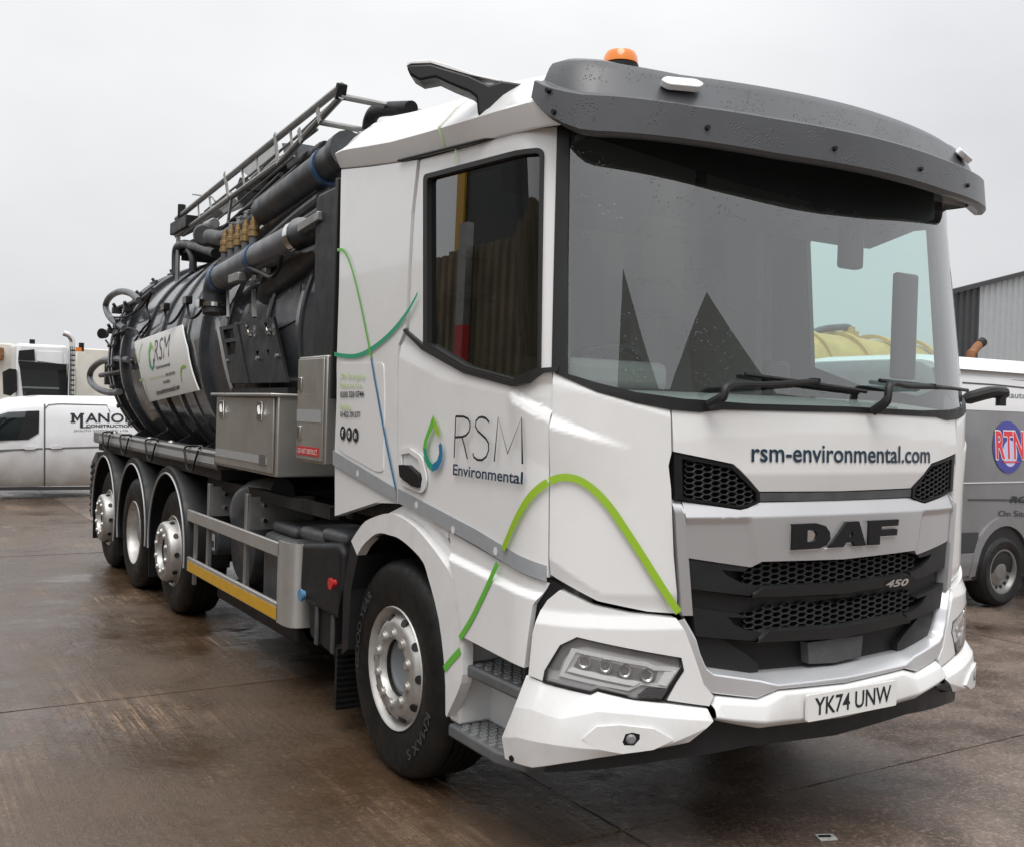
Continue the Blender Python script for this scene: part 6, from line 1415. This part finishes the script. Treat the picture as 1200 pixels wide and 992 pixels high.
# ------------------------------------------------------------------ warehouse at the right
P('cladding', (.40, .42, .43), .45, metal=.15, vary=.04); P('darkclad', (.035, .036, .04), .5, vary=.1)
wh = thing('warehouse', 'light grey ribbed metal warehouse with dark corner behind the grey van', 'building', loc=(34, 20, 0))
YW = 20.0
def wtop(x): return 6.45+.245*(x-29.3)
xs = 29.3; k = 0
def cladsheet(x0, x1, mat, name, parent):
    b = MB(); pts = []; x = x0
    while x < x1-1e-6:
        for dx, dy in ((0, 0), (.20, 0), (.24, -.05), (.32, -.05), (.36, 0)):
            pts.append((min(x+dx, x1), YW+dy))
        x += .36
    V_ = []; F_ = []
    for px_, py_ in pts: V_ += [(px_, py_, 0), (px_, py_, wtop(px_))]
    for i in range(len(pts)-1): F_.append((2*i, 2*i+2, 2*i+3, 2*i+1))
    return adopt(mesh(name, V_, F_, mat, None, ang=20), parent)
cladsheet(28.8, 30.55, 'darkclad', 'corner_cladding', wh)
for k in range(4): cladsheet(30.6+3.6*k, 34.2+3.6*k, 'cladding', 'wall_sheet', wh)
b = MB(); b.bar((28.75, YW-.12, wtop(28.75)+.06), (45.2, YW-.12, wtop(45.2)+.06), .14, .16); adopt(b.build('verge_trim', 'darkclad'), wh)
b = MB(); b.prism([(28.9, YW+.1, 0), (45, YW+.1, 0), (45, YW+.1, wtop(45)), (28.8, YW+.1, wtop(28.8))], (16, 10.5, 0)); adopt(b.build('building_mass', 'darkclad'), wh)
# ------------------------------------------------------------------ white lorry in the distance, left
Y3 = 40.0
bt = thing('white_lorry', 'distant white lorry with tall chrome exhaust stack behind the MANOR van', 'lorry', loc=(1.5, Y3, 0))
F3 = Plane((0, Y3, 0), (1, 0, 0), (0, 0, 1)); F3.n = Vector((0, -1, 0))
def b3(name, pts, mat, off=0, th=.05, r=0): return adopt(panel(name, pts, mat, None, surf=F3, off=off, th=th, step=(0, 0), r=r), bt)
P('cream', (.66, .64, .58), .45, vary=.04, dirt=((.4, .35, .28), .4, 2))
q0, q1 = ony(20, 402, Y3), ony(78, 470, Y3)
b = MB(); b.box((q0.x, Y3, .5), (q1.x, Y3+2.2, q0.z)); adopt(b.build('cab', 'vanwhite', bev=.12, seg=3), bt)
b3('windscreen', [(23, 431), (71, 433), (70, 466), (27, 464)], 'vanglass', off=.03); b3('sun_visor', [(21, 423), (76, 427), (76, 434), (70, 434.5), (23, 431.5)], 'black', off=.12, th=.15)
b3('roof_deflector', [(22, 411), (40, 409.5), (41, 423), (21, 422)], 'black', off=.06); b3('side_deflector', [(68, 434), (78, 426), (79, 468), (70, 467)], 'black', off=.05)
b3('roof_panel', [(43, 412), (73, 413), (73, 427), (43, 423)], 'vanwhite', off=.05)
b3('mirror', [(3, 436), (11, 432), (19, 433), (20, 458), (12, 464), (4, 462)], 'black', off=.1, th=.2)
b3('grille', [(24, 472), (76, 473), (76, 520), (24, 520)], 'black', off=.03)
q0, q1 = ony(79, 406, Y3-.3), ony(88, 470, Y3-.3)
b = MB(); b.cyl(((q0.x+q1.x)/2, Y3-.3, 1.0), ((q0.x+q1.x)/2, Y3-.3, q0.z), .14, n=14); st_ = adopt(b.build('exhaust_stack', 'chrome'), bt)
b = MB(); xx = (q0.x+q1.x)/2; b.tube(smoothpath([(xx, Y3-.3, q0.z-.05), (xx, Y3-.3, q0.z+.22), (xx-.12, Y3-.3, q0.z+.42), (xx-.32, Y3-.3, q0.z+.50)], 5), .11, 10); adopt(b.build('stack_tip', 'chrome'), bt)
for k in range(12):
    b = MB(); z = q0.z-.15-.19*k; b.box((xx-.05, Y3-.45, z-.03), (xx+.10, Y3-.44, z+.03)); adopt(b.build('stack_slot', 'dkplastic'), bt)
qa, qb = ony(88, 408, Y3+1.5), ony(175, 412, Y3+1.5)
b = MB(); b.box((qa.x, Y3+1.2, .9), (qb.x, Y3+3.6, qa.z)); adopt(b.build('box_body', 'cream', bev=.05), bt)
b3('side_window', [(89, 425), (93, 425), (93, 447), (89, 448)], 'vanglass', off=-1.15, th=.02)
for (u_, v_) in ((39, 400), (97, 404)):
    p_ = ony(u_, v_, Y3); b = MB(); b.cyl((p_.x, Y3+.3, p_.z-.25), (p_.x, Y3+.3, p_.z+.08), .10, n=10); adopt(b.build('roof_horn', 'black'), bt)
for (u_, v_) in ((49, 405), (93, 408)):
    p_ = ony(u_, v_, Y3); b = MB(); b.box((p_.x-.12, Y3+.2, p_.z-.12), (p_.x+.12, Y3+.4, p_.z+.03)); adopt(b.build('roof_beacon', 'orange'), bt)
for x in (0.0, 1.9, 4.0): 
    b = MB(); b.lathe([(.28, 0), (.48, .01), (.5, -.03), (.5, -.28), (.28, -.3)], (x, Y3+.3, .5), (0, -1, 0), 24); adopt(b.build('wheel', 'rubber'), bt)
dl_ = thing('cream_trailer', 'cream trailer front standing beside the distant white lorry', 'trailer', loc=(-2, 42, 0))
qa = ony(-2, 402, 42); b = MB(); b.box((-5, 42, .8), (ony(17, 402, 42).x, 48, qa.z)); adopt(b.build('trailer_body', 'cream', bev=.06), dl_)
b = MB(); q_ = ony(1, 412, 41.9); b.box((q_.x-.5, 41.7, q_.z-.35), (q_.x+.10, 41.98, q_.z+.15)); adopt(b.build('red_unit', 'rust', bev=.05), dl_)
b = MB(); b.box((-4.6, 42.2, 0), (-4.2, 47, .8)); adopt(b.build('trailer_axle', 'frame'), dl_)
# ------------------------------------------------------------------ what the glass mirrors: boundary fence and sheds round the camera
P('fence_rust', (.17, .13, .08), .6, vary=.45, vscale=2.2, dirt=((.22, .18, .12), .7, 5)); P('shed_dark', (.34, .35, .33), .5, vary=.1)
fn = thing('sheet_fence', 'brown weathered sheet metal fence beside the tanker, mirrored in its side window', 'fence', loc=(-5.6, 12, 0))
random.seed(2)
y = 1.0
while y < 26:
    h_ = 3.9+random.uniform(-.05, .05); b = MB(); V_ = []; F_ = []; pts = []
    for k in range(6):
        for dy, dx in ((0, 0), (.08, 0), (.10, .035), (.18, .035)): pts.append((y+.2*k+dy, -5.6+dx))
    for yy, xx in pts: V_ += [(xx, yy, 0), (xx, yy, h_)]
    for i in range(len(pts)-1): F_.append((2*i, 2*i+2, 2*i+3, 2*i+1))
    adopt(mesh('fence_sheet', V_, F_, 'fence_rust', None, ang=20), fn); y += 1.19
b = MB(); b.box((-5.52, 8.6, 0), (-5.42, 8.8, 2.9)); adopt(b.build('red_post', 'red'), fn)
b = MB(); b.box((-5.52, 8.6, 2.9), (-5.42, 8.8, 4.2)); adopt(b.build('grey_post', 'galv'), fn)
sh = thing('dark_shed', 'tall dark clad shed rising behind the brown sheet fence', 'building', loc=(-16, 21, 0))
b = MB(); b.box((-24, 14.5, 0), (-15, 26.5, 11)); adopt(b.build('wall', 'darkclad'), sh)
b = MB(); b.box((-14.98, 26.0, 3), (-14.9, 26.5, 10)); adopt(b.build('corner_strip', 'yellowtape'), sh)
gs = thing('gabled_shed', 'dark twin-gabled shed across the yard, mirrored in the windscreen', 'building', loc=(0, -26, 0))
for nm, pts in (('gable', [(-17, 0), (-17, 5.5), (-9.6, 12.9), (-.5, 8.0), (-.5, 0)]), ('gable', [(-.48, 0), (-.48, 8.0), (9.6, 11.9), (40, 5.0), (40, 0)])):
    b = MB(); b.prism([(x, -25, z) for x, z in pts], (0, -14, 0)); adopt(b.build(nm, 'shed_dark'), gs)
